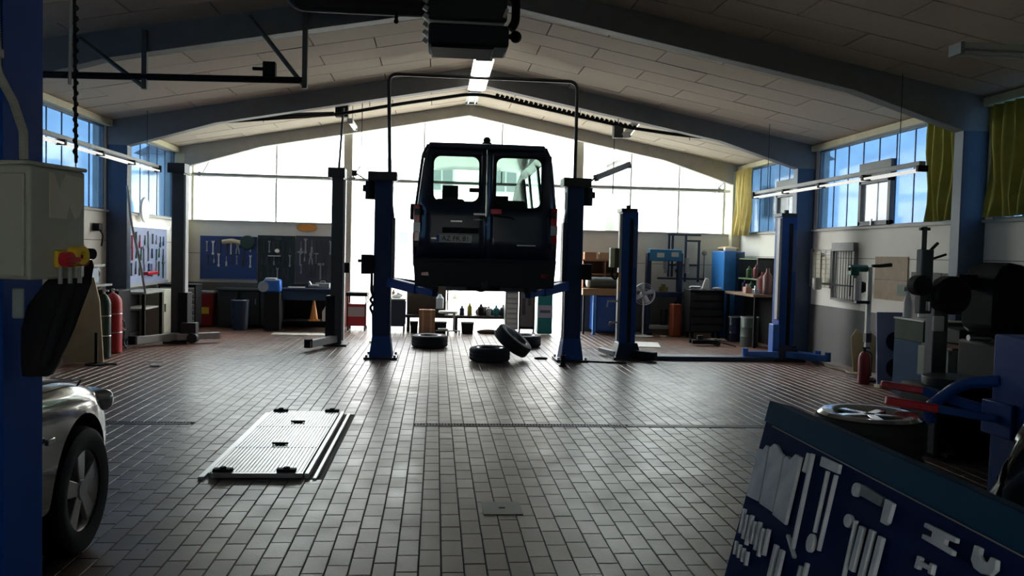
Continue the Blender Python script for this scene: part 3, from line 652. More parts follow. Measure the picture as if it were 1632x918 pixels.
# ------------------------------------------------------------ car at the left
car = thing('car', 'silver grey car parked behind the foreground lift post, front wheel showing', 'car', (-2.82, 0, 0))
CP = M('car_paint_grey', (.14, .135, .12), .16, metal=.75, coat=.6, var=.05)
secs = [ # y, half width, z bottom, z belt, z top(centre)
 (1.35, .62, .42, .85, .9), (1.5, .84, .3, .95, 1.0), (2.2, .92, .24, .98, 1.05), (3.0, .93, .22, .98, 1.05), (3.9, .93, .22, .98, 1.04), (4.3, .94, .22, .95, 1.03), (4.85, .945, .24, .9, .99), (5.2, .9, .26, .84, .93), (5.42, .8, .28, .76, .85), (5.58, .62, .34, .62, .7)]
b = B(); rw = []
for y, hw, zb, zl, zt in secs:
    pr = [(0, zb), (hw * .9, zb), (hw * .99, zb + .1), (hw, (zb + zl) / 2), (hw * .985, zl - .08), (hw * .93, zl), (hw * .72, zl + (zt - zl) * .75), (hw * .35, zt), (0, zt + .01)]
    loop = [(x, y, z) for x, z in pr] + [(-x, y, z) for x, z in pr[-2:0:-1]]
    rw.append([b.bm.verts.new(v) for v in loop])
n = len(rw[0])
for a, c in zip(rw, rw[1:]):
    for i in range(n): b.bm.faces.new((a[i], a[(i + 1) % n], c[(i + 1) % n], c[i]))
b.bm.faces.new(rw[0][::-1]); b.bm.faces.new(rw[-1])
body = O('body', b, CP, car)
md = body.modifiers.new('sub', 'SUBSURF'); md.levels = 2; md.render_levels = 2
for y in (4.78, 2.1):
    cut = O('cutter', B().cyl((-1.1, y, .36), (1.1, y, .36), .405, 36), BLACK)
    md = body.modifiers.new('arch', 'BOOLEAN'); md.operation = 'DIFFERENCE'; md.object = cut; md.solver = 'EXACT'
    cut.parent = car
bpy.context.view_layer.update()
me = bpy.data.meshes.new_from_object(body.evaluated_get(bpy.context.evaluated_depsgraph_get()))
body.modifiers.clear(); body.data = me; me.materials.clear(); me.materials.append(CP); me.shade_smooth(); me.set_sharp_from_angle(angle=math.radians(40))
for o in [o for o in bpy.data.objects if o.name.startswith('cutter')]: bpy.data.objects.remove(o)
b = B(); rw = []
for y, hw, z0, zt, ht in ((1.55, .78, .97, 1.15, .6), (1.9, .82, 1.0, 1.52, .6), (2.5, .84, 1.02, 1.6, .64), (3.2, .84, 1.02, 1.57, .62), (3.75, .82, 1.0, 1.3, .64), (4.15, .76, .98, 1.04, .7)):
    pr = [(0, z0), (hw, z0), (ht, zt - .03), (ht * .7, zt), (0, zt + .01)]; loop = [(x, y, z) for x, z in pr] + [(-x, y, z) for x, z in pr[-2:0:-1]]; rw.append([b.bm.verts.new(v) for v in loop])
n = len(rw[0])
for a, c in zip(rw, rw[1:]):
    for i in range(n): b.bm.faces.new((a[i], a[(i + 1) % n], c[(i + 1) % n], c[i]))
b.bm.faces.new(rw[0][::-1]); b.bm.faces.new(rw[-1])
O('cabin_glass', b, M('car_glass', (.01, .012, .012), .06), car)
O('roof_panel', B().box((0, 2.55, 1.6), (1.05, 1.3, .03)), CP, car, .012)
O('windscreen_pillar', B().tube([(.72, 4.12, 1.0), (.6, 3.25, 1.56)], .03, 8), CP, car)
O('windscreen_pillar', B().tube([(-.72, 4.12, 1.0), (-.6, 3.25, 1.56)], .03, 8), CP, car)
O('wing_mirror', B().sphere((.98, 3.75, 1.08), .1, (1.1, .6, .75)).cyl((.88, 3.75, 1.02), (.96, 3.75, 1.06), .02), BLACK, car)
O('headlamp', B().box((.72, 5.2, .76), (.26, .34, .13), Matrix.Rotation(-.62, 3, 'Z')), M('headlamp_lens', (.55, .56, .55), .05, metal=.6), car, .05, seg=3)
O('headlamp', B().box((-.72, 5.2, .76), (.26, .34, .13), Matrix.Rotation(.62, 3, 'Z')), M('headlamp_lens'), car, .05, seg=3)
O('bonnet_edge', B().tube([(.84, 4.1, 1.0), (.835, 4.6, .965), (.78, 5.1, .905), (.62, 5.45, .81)], .006, 6), BLACK, car)
O('front_bumper', B().box((0, 5.5, .42), (1.3, .22, .26)), CP, car, .08, seg=3)
O('door_line', B().tube([(.935, 4.0, .32), (.94, 3.98, .6), (.92, 3.95, .93)], .004, 6), BLACK, car)
O('side_repeater', B().box((.955, 4.3, .72), (.02, .08, .03)), M('headlamp_lens'), car, .005)
for y in (4.78, 2.1):
    for s in (-1, 1):
        O('arch_liner', B().bb(s * .5, s * .62, y - .4, y + .4, .25, .76), BLACK, car, smooth=False)
        wv = O('tyre', B().lathe((s * .83, y, .345), [(.22, -.1), (.3, -.115), (.335, -.1), (.345, -.07), (.345, .07), (.335, .1), (.3, .115), (.22, .1)], 40, 'X', closed=True), RUB, car)
        rm = O('rim', B().lathe((s * .83, y, .345), [(.235, -.1), (.225, -.09), (.2, -.05), (.2, .05), (.225, .095), (.235, .1), (.222, .085), (.19, .04), (.19, -.1)], 36, 'X', closed=True), M('alloy', (.5, .5, .5), .3, metal=.8), wv)
        O('hub_cap', B().cyl((s * .87, y, .345), (s * .925, y, .345), .055, 20), M('alloy'), wv)
        for k in range(5):
            a = k * 2 * PI / 5 + .35; u = Vector((0, math.cos(a), math.sin(a))); v = Vector((0, -math.sin(a), math.cos(a))); c0 = Vector((s * .885, y, .345))
            q = B(); w0, w1 = .035, .055
            for r_, ww in ((.03, w0), (.215, w1)):
                for dx_ in (0, s * .03):
                    pass
            vs = [q.bm.verts.new(c0 + u * r_ + v * j * ww + Vector((dx_, 0, 0))) for dx_ in (0, s * .03) for r_, ww, j in ((.03, w0, -1), (.215, w1, -1), (.215, w1, 1), (.03, w0, 1))]
            for f in ((3, 2, 1, 0), (4, 5, 6, 7), (0, 1, 5, 4), (1, 2, 6, 5), (2, 3, 7, 6), (3, 0, 4, 7)): q.bm.faces.new([vs[i] for i in f])
            O('spoke', q, M('alloy'), rm, .006)
        O('brake_disc', B().cyl((s * .74, y, .345), (s * .76, y, .345), .15, 24), DARK, wv)

# ------------------------------------------------------------ foreground left: blue post with switch cabinet
t = thing('lift_post', 'tall blue lift post at the left edge carrying a grey switch cabinet', 'lift post', (-1.58, 3.05, 0))
O('column', B().bb(-.25, .165, -.15, .17, .02, 2.72), BLUEF, t, .02)
O('base_plate', B().bb(-.28, .2, -.25, .3, .0, .03), DARK, t)
O('upper_column', B().bb(-.25, .14, -.12, .17, 2.72, 3.3), BLUEF, t, .02)
O('cover_panel', B().bb(-.2, .15, -.158, -.15, 1.1, 1.56), NAVY, t, .006)
O('key_plate', B().box((.228, -.163, 1.497), (.036, .01, .1)), M('key_plate_grey', (.25, .32, .32), .5), t, .017, seg=4)
O('conduit_clip', B().box((.15, -.165, 2.3), (.06, .03, .03)), GREY, t, .005)
pts = [(.17, -.18, 2.9), (.165, -.18, 2.5), (.17, -.18, 2.34), (.175, -.19, 2.24), (.235, -.21, 2.14), (.275, -.23, 2.045), (.285, -.25, 1.955)]
O('corrugated_conduit', B().tube(pts, .011, 10, .05), M('conduit_grey', (.4, .42, .38), .6), t)
def spl(P, n):
    P = [Vector(p) for p in P]; out = []
    for i in range(n + 1):
        f = i / n * (len(P) - 1); k = min(int(f), len(P) - 2); out.append(P[k].lerp(P[k + 1], f - k))
    return out
b = B(); Q = spl(pts, 110)
for a, c in zip(Q[::1], Q[1:]):
    d = (c - a).normalized(); b.cyl(a, a + d * .004, .0135, 10)
O('conduit_ribs', b, M('conduit_grey'), t, kind='stuff')
t = thing('switch_cabinet', 'pale grey electrical cabinet mounted on the blue foreground post', 'electrical cabinet', (-1.213, 2.66, 1.583), -.26)
CG = M('cabinet_grey', (.42, .43, .37), .6, bump=.1)
O('housing', B().bb(-.3, .0, .0, .25, .0, .345), CG, t, .008)
O('door', B().bb(-.3, -.012, -.012, .0, .01, .32), CG, t, .004)
O('mounting_plate', B().bb(-.3, -.05, .25, .27, .02, .32), DARK, t)
YZm = Matrix(((0, 0, 1, .003), (1, 0, 0, 0), (0, 1, 0, 0), (0, 0, 0, 1)))
O('torn_sticker', B().prism([(.08, .33), (.1, .33), (.125, .28), (.15, .33), (.235, .325), (.235, .24), (.215, .2), (.195, .19), (.17, .235), (.155, .19), (.08, .19)], .002, YZm), M('sticker_cream', (.62, .6, .48), .7), t)
O('top_cap', B().bb(-.31, .008, -.015, .25, .345, .357), LGREY, t, .004)
sw = O('main_switch', B().bb(.0, .015, .1, .215, .035, .09), YEL, t, .006)
O('switch_knob', B().cyl((.015, .125, .062), (.045, .125, .062), .024, 16).box((.05, .125, .062), (.02, .055, .016)), RED, sw, .003)
O('yellow_guard', B().lathe((.03, .175, .075), [(.014, -.02), (.03, -.02), (.03, .02), (.014, .02)], 20, 'X', closed=True), YEL, sw)
O('red_button', B().cyl((.015, .2, .06), (.04, .2, .06), .02, 14), RED, sw)
O('black_knob', B().cyl((.0, .225, .08), (.05, .225, .08), .018, 14), BLACK, t, .003)
O('pilot_lamp', B().cyl((.0, .24, .07), (.03, .24, .07), .009, 12), M('pilot_lamp_lit', (.9, .95, 1), .3, emit=3), t)
for y in (.12, .165, .21): O('cable_gland', B().cyl((.01, y, -.015), (.01, y, .04), .007, 8), GREY, t)
# dark jacket on a hook beneath
t = thing('jacket', 'black work jacket hanging from the corner of the switch cabinet', 'jacket', (0, 3.03, 0))
b = B(); rings = []
prof = [(1.68, -1.215, -1.19, .012), (1.62, -1.27, -1.175, .03), (1.56, -1.33, -1.185, .04), (1.48, -1.385, -1.215, .045), (1.4, -1.4, -1.24, .05), (1.33, -1.4, -1.265, .05), (1.28, -1.4, -1.285, .05), (1.24, -1.4, -1.31, .04)]
for k, (z, xa, xb, hd) in enumerate(prof):
    ring = []; cx, hw = (xa + xb) / 2, (xb - xa) / 2
    for i in range(20):
        a = 2 * PI * i / 20; f = 1 + .1 * math.sin(a * 5 + k * .6); ring.append(b.bm.verts.new((cx + hw * math.cos(a) * f, hd * math.sin(a) * f, z)))
    rings.append(ring)
for p, q in zip(rings, rings[1:]):
    for i in range(20): b.bm.faces.new((p[i], p[(i + 1) % 20], q[(i + 1) % 20], q[i]))
b.bm.faces.new(rings[0]); b.bm.faces.new(rings[-1][::-1])
O('jacket_body', b, M('jacket_black', (.006, .006, .009), .85, bump=.2), t)
O('sleeve', B().tube([(-1.23, -.04, 1.6), (-1.25, -.05, 1.48), (-1.29, -.05, 1.36), (-1.31, -.05, 1.28)], .022, 12, .06, r2=.018), M('jacket_black'), t)
O('hanging_loop', B().tube([(-1.203, 0, 1.675), (-1.195, -.03, 1.7), (-1.185, -.09, 1.695)], .003, 6), BLACK, t)
# hoist cable and strap
t = thing('hanging_cable', 'black spiral cable hanging before the left blue window', 'cable', (-1.31, 3.25, 1.99))
O('cable', B().cyl((-.01, 0, 0), (-.03, 0, 1.6), .006, 8), BLACK, t)
b = B(); P_ = [(-.012 + .007 * math.cos(k * .9), .007 * math.sin(k * .9), .02 + k * .0055) for k in range(110)]
O('spiral', b.tube(P_, .004, 5), BLACK, t)
o = one('hanging_strap', B().tube([(.03, 0, 1.3), (.02, 0, .8), (-.02, 0, .32), (-.025, 0, .0)], .0065, 8, .1), M('strap_pale', (.4, .4, .33), .8), 'pale cord hanging from the ceiling left of the black spiral cable', 'cord', (-1.38, 3.4, 2.3))

# ------------------------------------------------------------ ceiling fittings
t = thing('ceiling_heater', 'large dark fan heater hanging from the ceiling ridge', 'heater', (.28, 8.5, 3.74))
O('casing', B().bb(-.4, .4, 0, .5, .0, .22), M('heater_casing', (.008, .014, .022), .75), t, .03)
O('upper_casing', B().bb(-.41, .38, .02, .5, .25, .62), M('heater_dark', (.012, .02, .024), .5), t, .03)
O('lower_lip', B().bb(-.37, .25, -.02, .45, -.03, .0), BLACK, t, .01)
for k in range(6): O('louvre', B().box((-.43, .05, .04 + k * .08), (.05, .05, .045), Matrix.Rotation(.6, 3, 'Y')), M('louvre_pale', (.4, .42, .4), .5), t, .003)
O('right_duct', B().tube([(.4, .1, .55), (.47, .1, .5), (.47, .1, .28), (.42, .1, .2)], .045, 12, .08), BLACK, t)
O('fan_motor', B().sphere((.47, .05, .12), .06, (1, 1, 1), 8).cyl((.38, .05, .12), (.47, .05, .12), .025), BLACK, t)
O('bright_flap', B().box((.36, -.02, .33), (.03, .02, .09), Matrix.Rotation(.35, 3, 'Y')), LGREY, t)
for x in (-.3, .3):
    for y in (.1, .45): O('hanger_rod', B().cyl((x, y, .6), (x, y, 1.04), .012, 8), DARK, t)
O('gas_flue', B().tube([(-.4, .3, .42), (-1.75, .3, .42), (-1.82, .3, .72)], .085, 14, .12), M('flue_black', (.01, .011, .012), .6), t)
O('flue_tap', B().cyl((-.73, .25, .28), (-.73, .25, .36), .018, 8).sphere((-.73, .25, .27), .025, (1, 1, 1), 6), BLACK, t)

def fluo(label, loc, L_, rot, lit=True, wd=.16, group=None, tubes=2):
    t = thing('ceiling_lamp', label, 'lamp', loc, 0, group); t.rotation_euler = rot
    O('housing', B().bb(-wd / 2, wd / 2, -L_ / 2, L_ / 2, .03, .085), LGREY, t, .008)
    for k in range(tubes):
        x = (k - (tubes - 1) / 2) * wd * .55
        O('tube', B().cyl((x, -L_ / 2 + .02, .012), (x, L_ / 2 - .02, .012), .016, 10), LAMP if lit else LENS, t)
    O('end_cap', B().bb(-wd / 2, wd / 2, -L_ / 2 - .02, -L_ / 2 + .02, -.01, .09), GREY, t, .004); O('end_cap', B().bb(-wd / 2, wd / 2, L_ / 2 - .02, L_ / 2 + .02, -.01, .09), GREY, t, .004)
    return t
l = fluo('bright lit ridge lamp just beyond the ceiling heater', (XC - .02, 13.42, 4.45), 2.3, (0, 0, 0), wd=.24, tubes=3)
O('diffuser', B().bb(-.115, .115, -1.13, 1.13, -.012, .03), LAMP, l, .01)
O('hanger_rod', B().cyl((0, -.6, .08), (0, -.6, .36), .008, 6), DARK, l); O('hanger_rod', B().cyl((0, .6, .08), (0, .6, .36), .008, 6), DARK, l)
l = fluo('small ridge lamp furthest back under the ceiling apex', (XC, 16.6, 4.68), 1.3, (0, 0, 0), lit=False, wd=.24); O('hanger_rod', B().cyl((0, 0, .08), (0, 0, .17), .01, 6), DARK, l)
l = fluo('tilted twin-tube lamp under the roof right of the van', (3.72, 15.6, 4.2), 1.1, (.0, -.1, -1.05 + PI / 2), wd=.14)
l.rotation_euler = Euler((math.radians(38), 0, -.75))
O('hanger_wire', B().cyl((0, .3, .08), (.0, .35, .28), .006, 6), DARK, l)
one('junction_box', B().bb(-.09, .09, -.09, .09, -.14, .12).cyl((0, 0, .1), (0, 0, .26), .01, 6), BLACK, 'black box under the right roof slope beside the tilted lamp', 'box', (3.4, 16.0, 4.07), bev=.01)
l = fluo('small lamp under the left roof slope beyond the black box', (-1.62, 16.3, 4.0), .9, (0, 0, 0), wd=.1, tubes=1); O('hanger_wire', B().cyl((0, 0, .08), (0, 0, .4), .006, 6), DARK, l)
one('junction_box', B().bb(-.11, .11, -.08, .08, -.11, .11).cyl((0, 0, .1), (0, 0, .3), .012, 6), BLACK, 'black box under the left roof slope on the cable run', 'box', (-1.7, 15.25, 4.12), bev=.01)
l = fluo('thin grey lamp reaching out from the right post head', (2.75, 13.2, 2.98), .75, (0, 0, 0), lit=False, wd=.07, tubes=1); l.rotation_euler = Euler((math.radians(20), 0, -1.0)); O('support_arm', B().cyl((0, -.36, .05), (0, -.5, .02), .012, 6), DARK, l)
fluo('dim grey twin-tube lamp across the nearest right ceiling corner', (5.05, 7.0, 3.5), 1.25, (0, 0, PI / 2), lit=False, wd=.18)
def lamp_row(x, z, y0, y1, label):
    t = thing('lamp_row', label, 'lamp', (x, (y0 + y1) / 2, z)); h = (y1 - y0) / 2
    O('carrier_rail', B().bb(-.04, .04, -h, h, .05, .1), GREY, t, .004)
    n = 4
    for k in range(n):
        a = -h + 2 * h * k / n; c = a + 2 * h / n
        for x_ in (-.045, .045): O('tube', B().cyl((x_, a + .04, 0), (x_, c - .04, 0), .015, 8), M('lamp_dim', (.95, .95, .9), .3, emit=.35), t)
        O('tube_holder', B().bb(-.06, .06, a - .02, a + .03, -.02, .05), BLACK, t)
    O('tube_holder', B().bb(-.07, .07, h - .03, h + .01, -.02, .09), BLACK, t)
    for y in (-h + .5, h - .5): O('hanger_wire', B().cyl((0, y, .1), (0, y, zr(x) - z + .02), .005, 5), DARK, t)
lamp_row(5.5, 2.76, 9.25, 14.3, 'long twin-tube lamp row hanging along the right blue windows')
lamp_row(-4.7, 2.93, 9.9, 14.8, 'long twin-tube lamp row hanging along the left blue windows')
# cable run following the roof before the second frame
t = thing('cable_run', 'black cable run crossing the hall below the second roof frame', 'cable', (0, 15.0, 0))
O('cable', B().tube([(-5.3, 0, 3.68), (-3.5, 0, 3.84), (-1.7, 0, 4.03), (-.65, 0, 4.25), (.5, 0, 4.46), (.8, 0, 4.46), (2.2, 0, 4.2), (3.36, 0, 3.99), (4.2, 0, 3.9), (5.7, 0, 3.8)], .03, 8, .2), BLACK, t)
O('left_pipe', B().cyl((-5.3, -.12, 3.78), (-1.8, -.05, 4.02), .04, 10), M('pipe_black', (.012, .013, .013), .5), t)
b = B()
for k in range(30):
    x = 1.0 + k * .085; b.cyl((x, 0, zr(x) - .36), (x + .03, -.03, zr(x) - .31), .034, 6)
O('cable_ties', b, BLACK, t, kind='stuff')
for x in (-4.5, -3, -1.2, .65, 2.5, 4.5): O('cable_hanger', B().cyl((x, 0, zr(x) - .33), (x, 0, zr(x)), .006, 5), DARK, t)
# pipe with triangular brackets under the first frame
t = thing('air_pipe', 'dark horizontal pipe under the left half of the nearest roof frame', 'pipe', (0, 9.85, 0))
O('pipe', B().cyl((-5.2, 0, 3.52), (-1.55, 0, 3.59), .038, 12), BLACK, t)
O('valve', B().bb(-1.98, -1.84, -.05, .05, 3.6, 3.78).cyl((-2.1, 0, 3.7), (-1.9, 0, 3.7), .02, 8), BLACK, t, .01)
for x, zb, zt, xd in ((-3.27, 3.42, 3.95, -3.97), (-1.52, 3.5, 4.28, -2.14)):
    q = O('bracket', B().bb(x - .028, x + .028, -.03, .03, zb, zt + .12), M('bracket_grey', (.1, .1, .09), .5), t, .004)
    O('brace', B().tube([(x, 0, zb + .02), (xd, 0, zt)], .026, 8), M('bracket_grey'), q)
# two thin wires from the roof
for x, z0, lb in ((-1.45, 3.3, 'left'), (3.42, 2.9, 'right')):
    one('hanging_wire', B().cyl((0, 0, z0), (0, 0, zr(x) + .01), .008, 5), DARK, 'thin wire hanging from the roof slope on the %s of the van' % lb, 'wire', (x, 16.4, 0))
one('bracket_arm', B().tube([(0, 0, 0), (.28, -.3, -.18)], .016, 6).box((-.02, .02, 0), (.1, .1, .12)), BLACK, 'small black arm fixed to the left gate post', 'arm', (-1.75, 18.4, 3.32))

# ------------------------------------------------------------ tools
def spanner(L_=.2):
    w_ = L_ * .05; r = L_ * .12; P_ = []
    for a in range(50, 311, 26): P_.append((r * math.cos(math.radians(a + 90 - 90 + 0)) , r * math.sin(math.radians(a)) ))
    head = [(r * .5, L_ / 2 + r * .6), (r * .35, L_ / 2 - r * .1), (-r * .35, L_ / 2 - r * .1), (-r * .5, L_ / 2 + r * .6), (-r, L_ / 2 + r * .2), (-r * .9, L_ / 2 - r * .6), (-w_, L_ / 2 - r * 1.3),
            (-w_, -L_ / 2 + r * 1.2), (-r * .8, -L_ / 2 + r * .5), (-r * .8, -L_ / 2 - r * .3), (-r * .3, -L_ / 2 - r * .8), (r * .3, -L_ / 2 - r * .8), (r * .8, -L_ / 2 - r * .3), (r * .8, -L_ / 2 + r * .5), (w_, -L_ / 2 + r * 1.2),
            (w_, L_ / 2 - r * 1.3), (r * .9, L_ / 2 - r * .6), (r, L_ / 2 + r * .2)]
    return head
def plier(L_=.2):
    return [(0, L_ / 2), (.012, L_ / 2), (.025, L_ * .28), (.014, L_ * .12), (.03, -L_ * .1), (.034, -L_ / 2), (.018, -L_ / 2), (.006, -L_ * .02), (-.006, -L_ * .02), (-.018, -L_ / 2), (-.034, -L_ / 2), (-.03, -L_ * .1), (-.014, L_ * .12), (-.025, L_ * .28), (-.012, L_ / 2)]
def hammer(L_=.28):
    return [(.011, -L_ / 2), (.011, L_ * .36), (.06, L_ * .36), (.06, L_ * .5), (-.03, L_ * .5), (-.065, L_ * .43), (-.03, L_ * .37), (-.011, L_ * .36), (-.011, -L_ / 2)]
def driver(L_=.22):
    return [(.004, L_ / 2), (.004, 0), (.016, -.01), (.018, -L_ / 2 + .01), (.01, -L_ / 2), (-.01, -L_ / 2), (-.018, -L_ / 2 + .01), (-.016, -.01), (-.004, 0), (-.004, L_ / 2)]
SH = [('spanner', spanner, 'spanner'), ('pliers', plier, 'pliers'), ('hammer', hammer, 'hammer'), ('screwdriver', driver, 'screwdriver')]
ORD = ['first', 'second', 'third', 'fourth', 'fifth', 'sixth', 'seventh', 'eighth', 'ninth']
def tools_on(nz, mats, cells, where, rot, flip=1):
    # every tool a thing of its own; cells come column by column from the left, rows from the bottom
    cache = {}; rows = ['bottom', 'top'] if nz == 2 else ['bottom', 'middle', 'top']
    names = {'tool_chrome': 'chrome', 'tool_dark': 'dark', 'red_enamel': 'red', 'pale_worn_metal': 'pale', 'green_enamel': 'green', 'blue_pegboard': 'blue'}
    for k, c in enumerate(cells):
        nm, fn, cat = SH[random.choice((0, 0, 1, 2, 3, 3))]; mt = random.choice(mats); key = (nm, mt.name)
        if key not in cache:
            q = B().prism(fn(), .018, XZ(0)); cache[key] = O(nm, q, mt); o = cache[key]
        else:
            o = cache[key].copy(); COL.objects.link(o)
        o.location = c; o.rotation_euler = rot; s = random.uniform(.8, 1.45); o.scale = (s, 1, s)
        tag(o, '%s %s, %s from the left in the %s row of the %s' % (names[mt.name], cat, ORD[k // nz], rows[k % nz], where), cat, '%s on the %s' % (cat, where))
def grid(x0, x1, z0, z1, nx, nz, y, jit=.03, ax='x'):
    out = []
    for i in range(nx):
        for j in range(nz):
            a = x0 + (x1 - x0) * (i + .5) / nx + random.uniform(-jit, jit); z = z0 + (z1 - z0) * (j + .5) / nz + random.uniform(-jit, jit)
            out.append((a, y, z) if ax == 'x' else (y, a, z))
    return out
YW = YB - .012
def board(label, x0, x1, z0, z1, mat):
    t = thing('tool_board', label, 'tool board', ((x0 + x1) / 2, YW, (z0 + z1) / 2)); h = (x1 - x0) / 2; v = (z1 - z0) / 2
    O('panel', B().bb(-h, h, -.025, 0, -v, v), mat, t, .003); O('edge_rail', B().bb(-h, h, -.035, .0, v - .02, v + .005), mat, t); O('edge_rail', B().bb(-h, h, -.035, .0, -v, -v + .02), GREY if mat == PEGB else mat, t)
board('blue tool board furthest left on the back wall', -5.0, -3.82, .97, 1.9, PEGB)
board('dark tool board in the middle of the back left wall', -3.8, -3.02, .86, 1.94, PEGD)
board('grey tool board nearest the gate on the back wall', -3.0, -2.12, .95, 1.95, PEGG)
tools_on(2, [TOOLD, TOOL, PALE], grid(-4.9, -3.9, 1.25, 1.82, 8, 2, YW - .036), 'blue back wall board', (0, 0, 0))
tools_on(3, [TOOLD, TOOLD, TOOL], grid(-3.75, -3.08, 1.0, 1.85, 6, 3, YW - .036), 'dark back wall board', (0, 0, 0))
tools_on(3, [TOOLD, TOOL, TOOLD], grid(-2.95, -2.2, 1.1, 1.85, 7, 3, YW - .036), 'grey back wall board', (0, 0, 0))
one('cable_drum', B().cyl((0, 0, 0), (0, -.12, 0), .15, 20), M('drum_dark_green', (.015, .05, .04), .6), 'dark green round drum on top of the blue tool board', 'drum', (-4.0, YW - .04, 1.78), bev=.02)
one('tool_roll', B().tube([(-.2, 0, 0), (0, -.02, .03), (.22, 0, -.02)], .05, 10, .05), CREAM, 'beige roll lying across the blue tool board top', 'roll', (-4.32, YW - .1, 1.78))
one('rag', B().sphere((0, 0, 0), .05, (1.1, .6, .9), 6), PAPER, 'white blob hanging above the small strip on the dark board', 'rag', (-3.38, YW - .09, 1.62))
one('strip_shelf', B().bb(-.13, .13, -.1, 0, 0, .02), PAPER, 'short bright shelf strip on the dark tool board', 'shelf', (-3.44, YW - .03, 1.5), bev=.004)
one('oval_plaque', B().lathe((0, 0, 0), [(.02, -.02), (.19, -.02), (.21, 0), (.19, .012), (.02, .012)], 28, 'Y'), ORA, 'orange oval plaque on the wall under the left gable glass', 'plaque', (-2.78, YB - .03, 2.13)).scale = (1.05, 1, .42)

# lit tool board on the left wall (bay behind the second column)
t = thing('tool_board', 'light tool board with white frame on the left wall', 'tool board', (XL + .02, 16.55, 1.5))
O('panel', B().bb(0, .02, -1.1, 1.1, -.52, .5), PEGL, t)
O('vertical_rail', B().bb(0, .05, -1.16, -1.1, -.6, .55), PAPER, t, .004)
O('top_lamp', B().bb(0, .08, -1.1, 1.1, .5, .56), M('lamp_soft', (1, 1, .97), .4, emit=.8), t, .006)
O('lower_rail', B().bb(0, .05, -1.1, 1.1, -.58, -.52), GREY, t)
tools_on(3, [TOOLD, TOOL, RED, GRN, PEGB], grid(15.55, 17.5, 1.1, 1.9, 9, 3, XL + .055, .04, 'y'), 'light left wall board', (0, 0, PI / 2))
one('tool_tray', B().bb(0, .08, -.3, .3, 0, .06), RED, 'red narrow tray fixed low on the light left board', 'tray', (XL + .045, 16.6, 1.12), bev=.01)
one('round_disc', B().lathe((0, 0, 0), [(.02, -.0), (.22, 0), (.24, .02), (.22, .05), (.02, .05)], 30, 'X'), M('disc_white', (.75, .76, .74), .4), 'round white disc in front of the far left blue window', 'disc', (XL + .06, 16.2, 2.32))

# ------------------------------------------------------------ left wall clutter
def cylinder(label, loc, mat, r, h):
    t = thing('gas_cylinder', label, 'gas cylinder', loc)
    O('bottle', B().lathe((0, 0, 0), [(r * .8, 0), (r, .02), (r, h * .84), (r * .92, h * .9), (r * .6, h * .96), (.03, h), ], 24), mat, t)
    for z in (h * .35, h * .66): O('band', B().lathe((0, 0, z), [(r + .001, -.008), (r + .006, 0), (r + .001, .008), (r - .003, 0)], 24, closed=True), STEEL, t)
    O('valve', B().cyl((0, 0, h), (0, 0, h + .07), .02, 10).cyl((0, 0, h + .045), (.07, 0, h + .045), .014, 8), STEEL, t); return t
cylinder('red gas cylinder standing against the left wall', (-4.95, 13.55, 0), M('cylinder_red', (.5, .02, .03), .45), .135, .93)
cylinder('dark green gas cylinder beside the beige board', (-4.86, 12.95, 0), M('cylinder_dark_green', (.02, .05, .035), .45), .1, .95)
one('leaning_board', B().prism([(-.3, 0), (.23, 0), (.16, .88), (.08, 1.2), (-.12, 1.2), (-.3, .5)], .03, XZ(0)), CREAM, 'beige board leaning beside the green gas cylinder', 'board', (-4.87, 12.35, .01), rot=(-.06, 0, .1))
one('floor_stand', B().cyl((0, 0, 0), (0, 0, .02), .14, 20).cyl((0, 0, .02), (0, 0, .45), .02).box((.2, 0, .015), (.16, .03, .02)), BLACK, 'short black stand on the floor before the beige board', 'stand', (-4.68, 12.2, 0))
t = thing('welding_unit', 'black machine on wheels between red cylinder and column', 'welding machine', (-5.2, 14.22, 0))
O('casing', B().bb(-.2, .2, -.3, .25, .1, .95), BLACK, t, .02); O('front_panel', B().bb(-.17, .17, -.31, -.3, .55, .88), DARK, t)
for s in (-1, 1): O('castor', B().cyl((s * .2, -.25, .06), (s * .16, -.25, .06), .06, 14), RUB, t)
O('handle', B().tube([(.2, -.2, .5), (.3, -.3, .45), (.3, -.35, .12), (.36, -.4, .05)], .012, 6, .05), DARK, t)
O('hose', B().tube([(.1, -.3, .8), (.28, -.34, .7), (.22, -.36, .4), (.32, -.34, .32)], .016, 8, .1), M('hose_pale', (.5, .5, .48), .6), t)
t = thing('bench_grinder', 'white and dark bench machine on a wall bracket above the cylinders', 'bench machine', (-5.1, 12.9, 1.09))
O('bracket_top', B().bb(-.3, .25, -.35, .35, -.03, 0), GREY, t, .005); O('machine_body', B().bb(-.12, .12, -.2, .2, 0, .26), M('pale_blue_grey', (.4, .5, .6), .5), t, .03)
O('grinding_wheel', B().cyl((0, -.3, .16), (0, -.25, .16), .1, 20), DARK, t); O('grinding_wheel', B().cyl((0, .25, .16), (0, .3, .16), .1, 20), DARK, t)
O('spindle', B().cyl((0, -.3, .16), (0, .3, .16), .02, 10), STEEL, t); O('support_leg', B().tube([(-.28, 0, -.5), (.2, 0, -.03)], .02, 6), GREY, t); O('white_cover', B().bb(-.12, .2, -.22, .2, .26, .29), PAPER, t, .005)
t = thing('first_aid_box', 'red box on the left wall above the bench machine', 'wall box', (XL + .0, 12.4, 1.5)); O('housing', B().bb(0, .16, -.3, .3, -.2, .22), RED, t, .012); O('lid', B().bb(.16, .18, -.29, .29, -.19, .21), M('red_lid', (.45, .03, .03), .4), t, .006); O('latch', B().bb(.18, .19, -.03, .03, -.02, .03), STEEL, t)
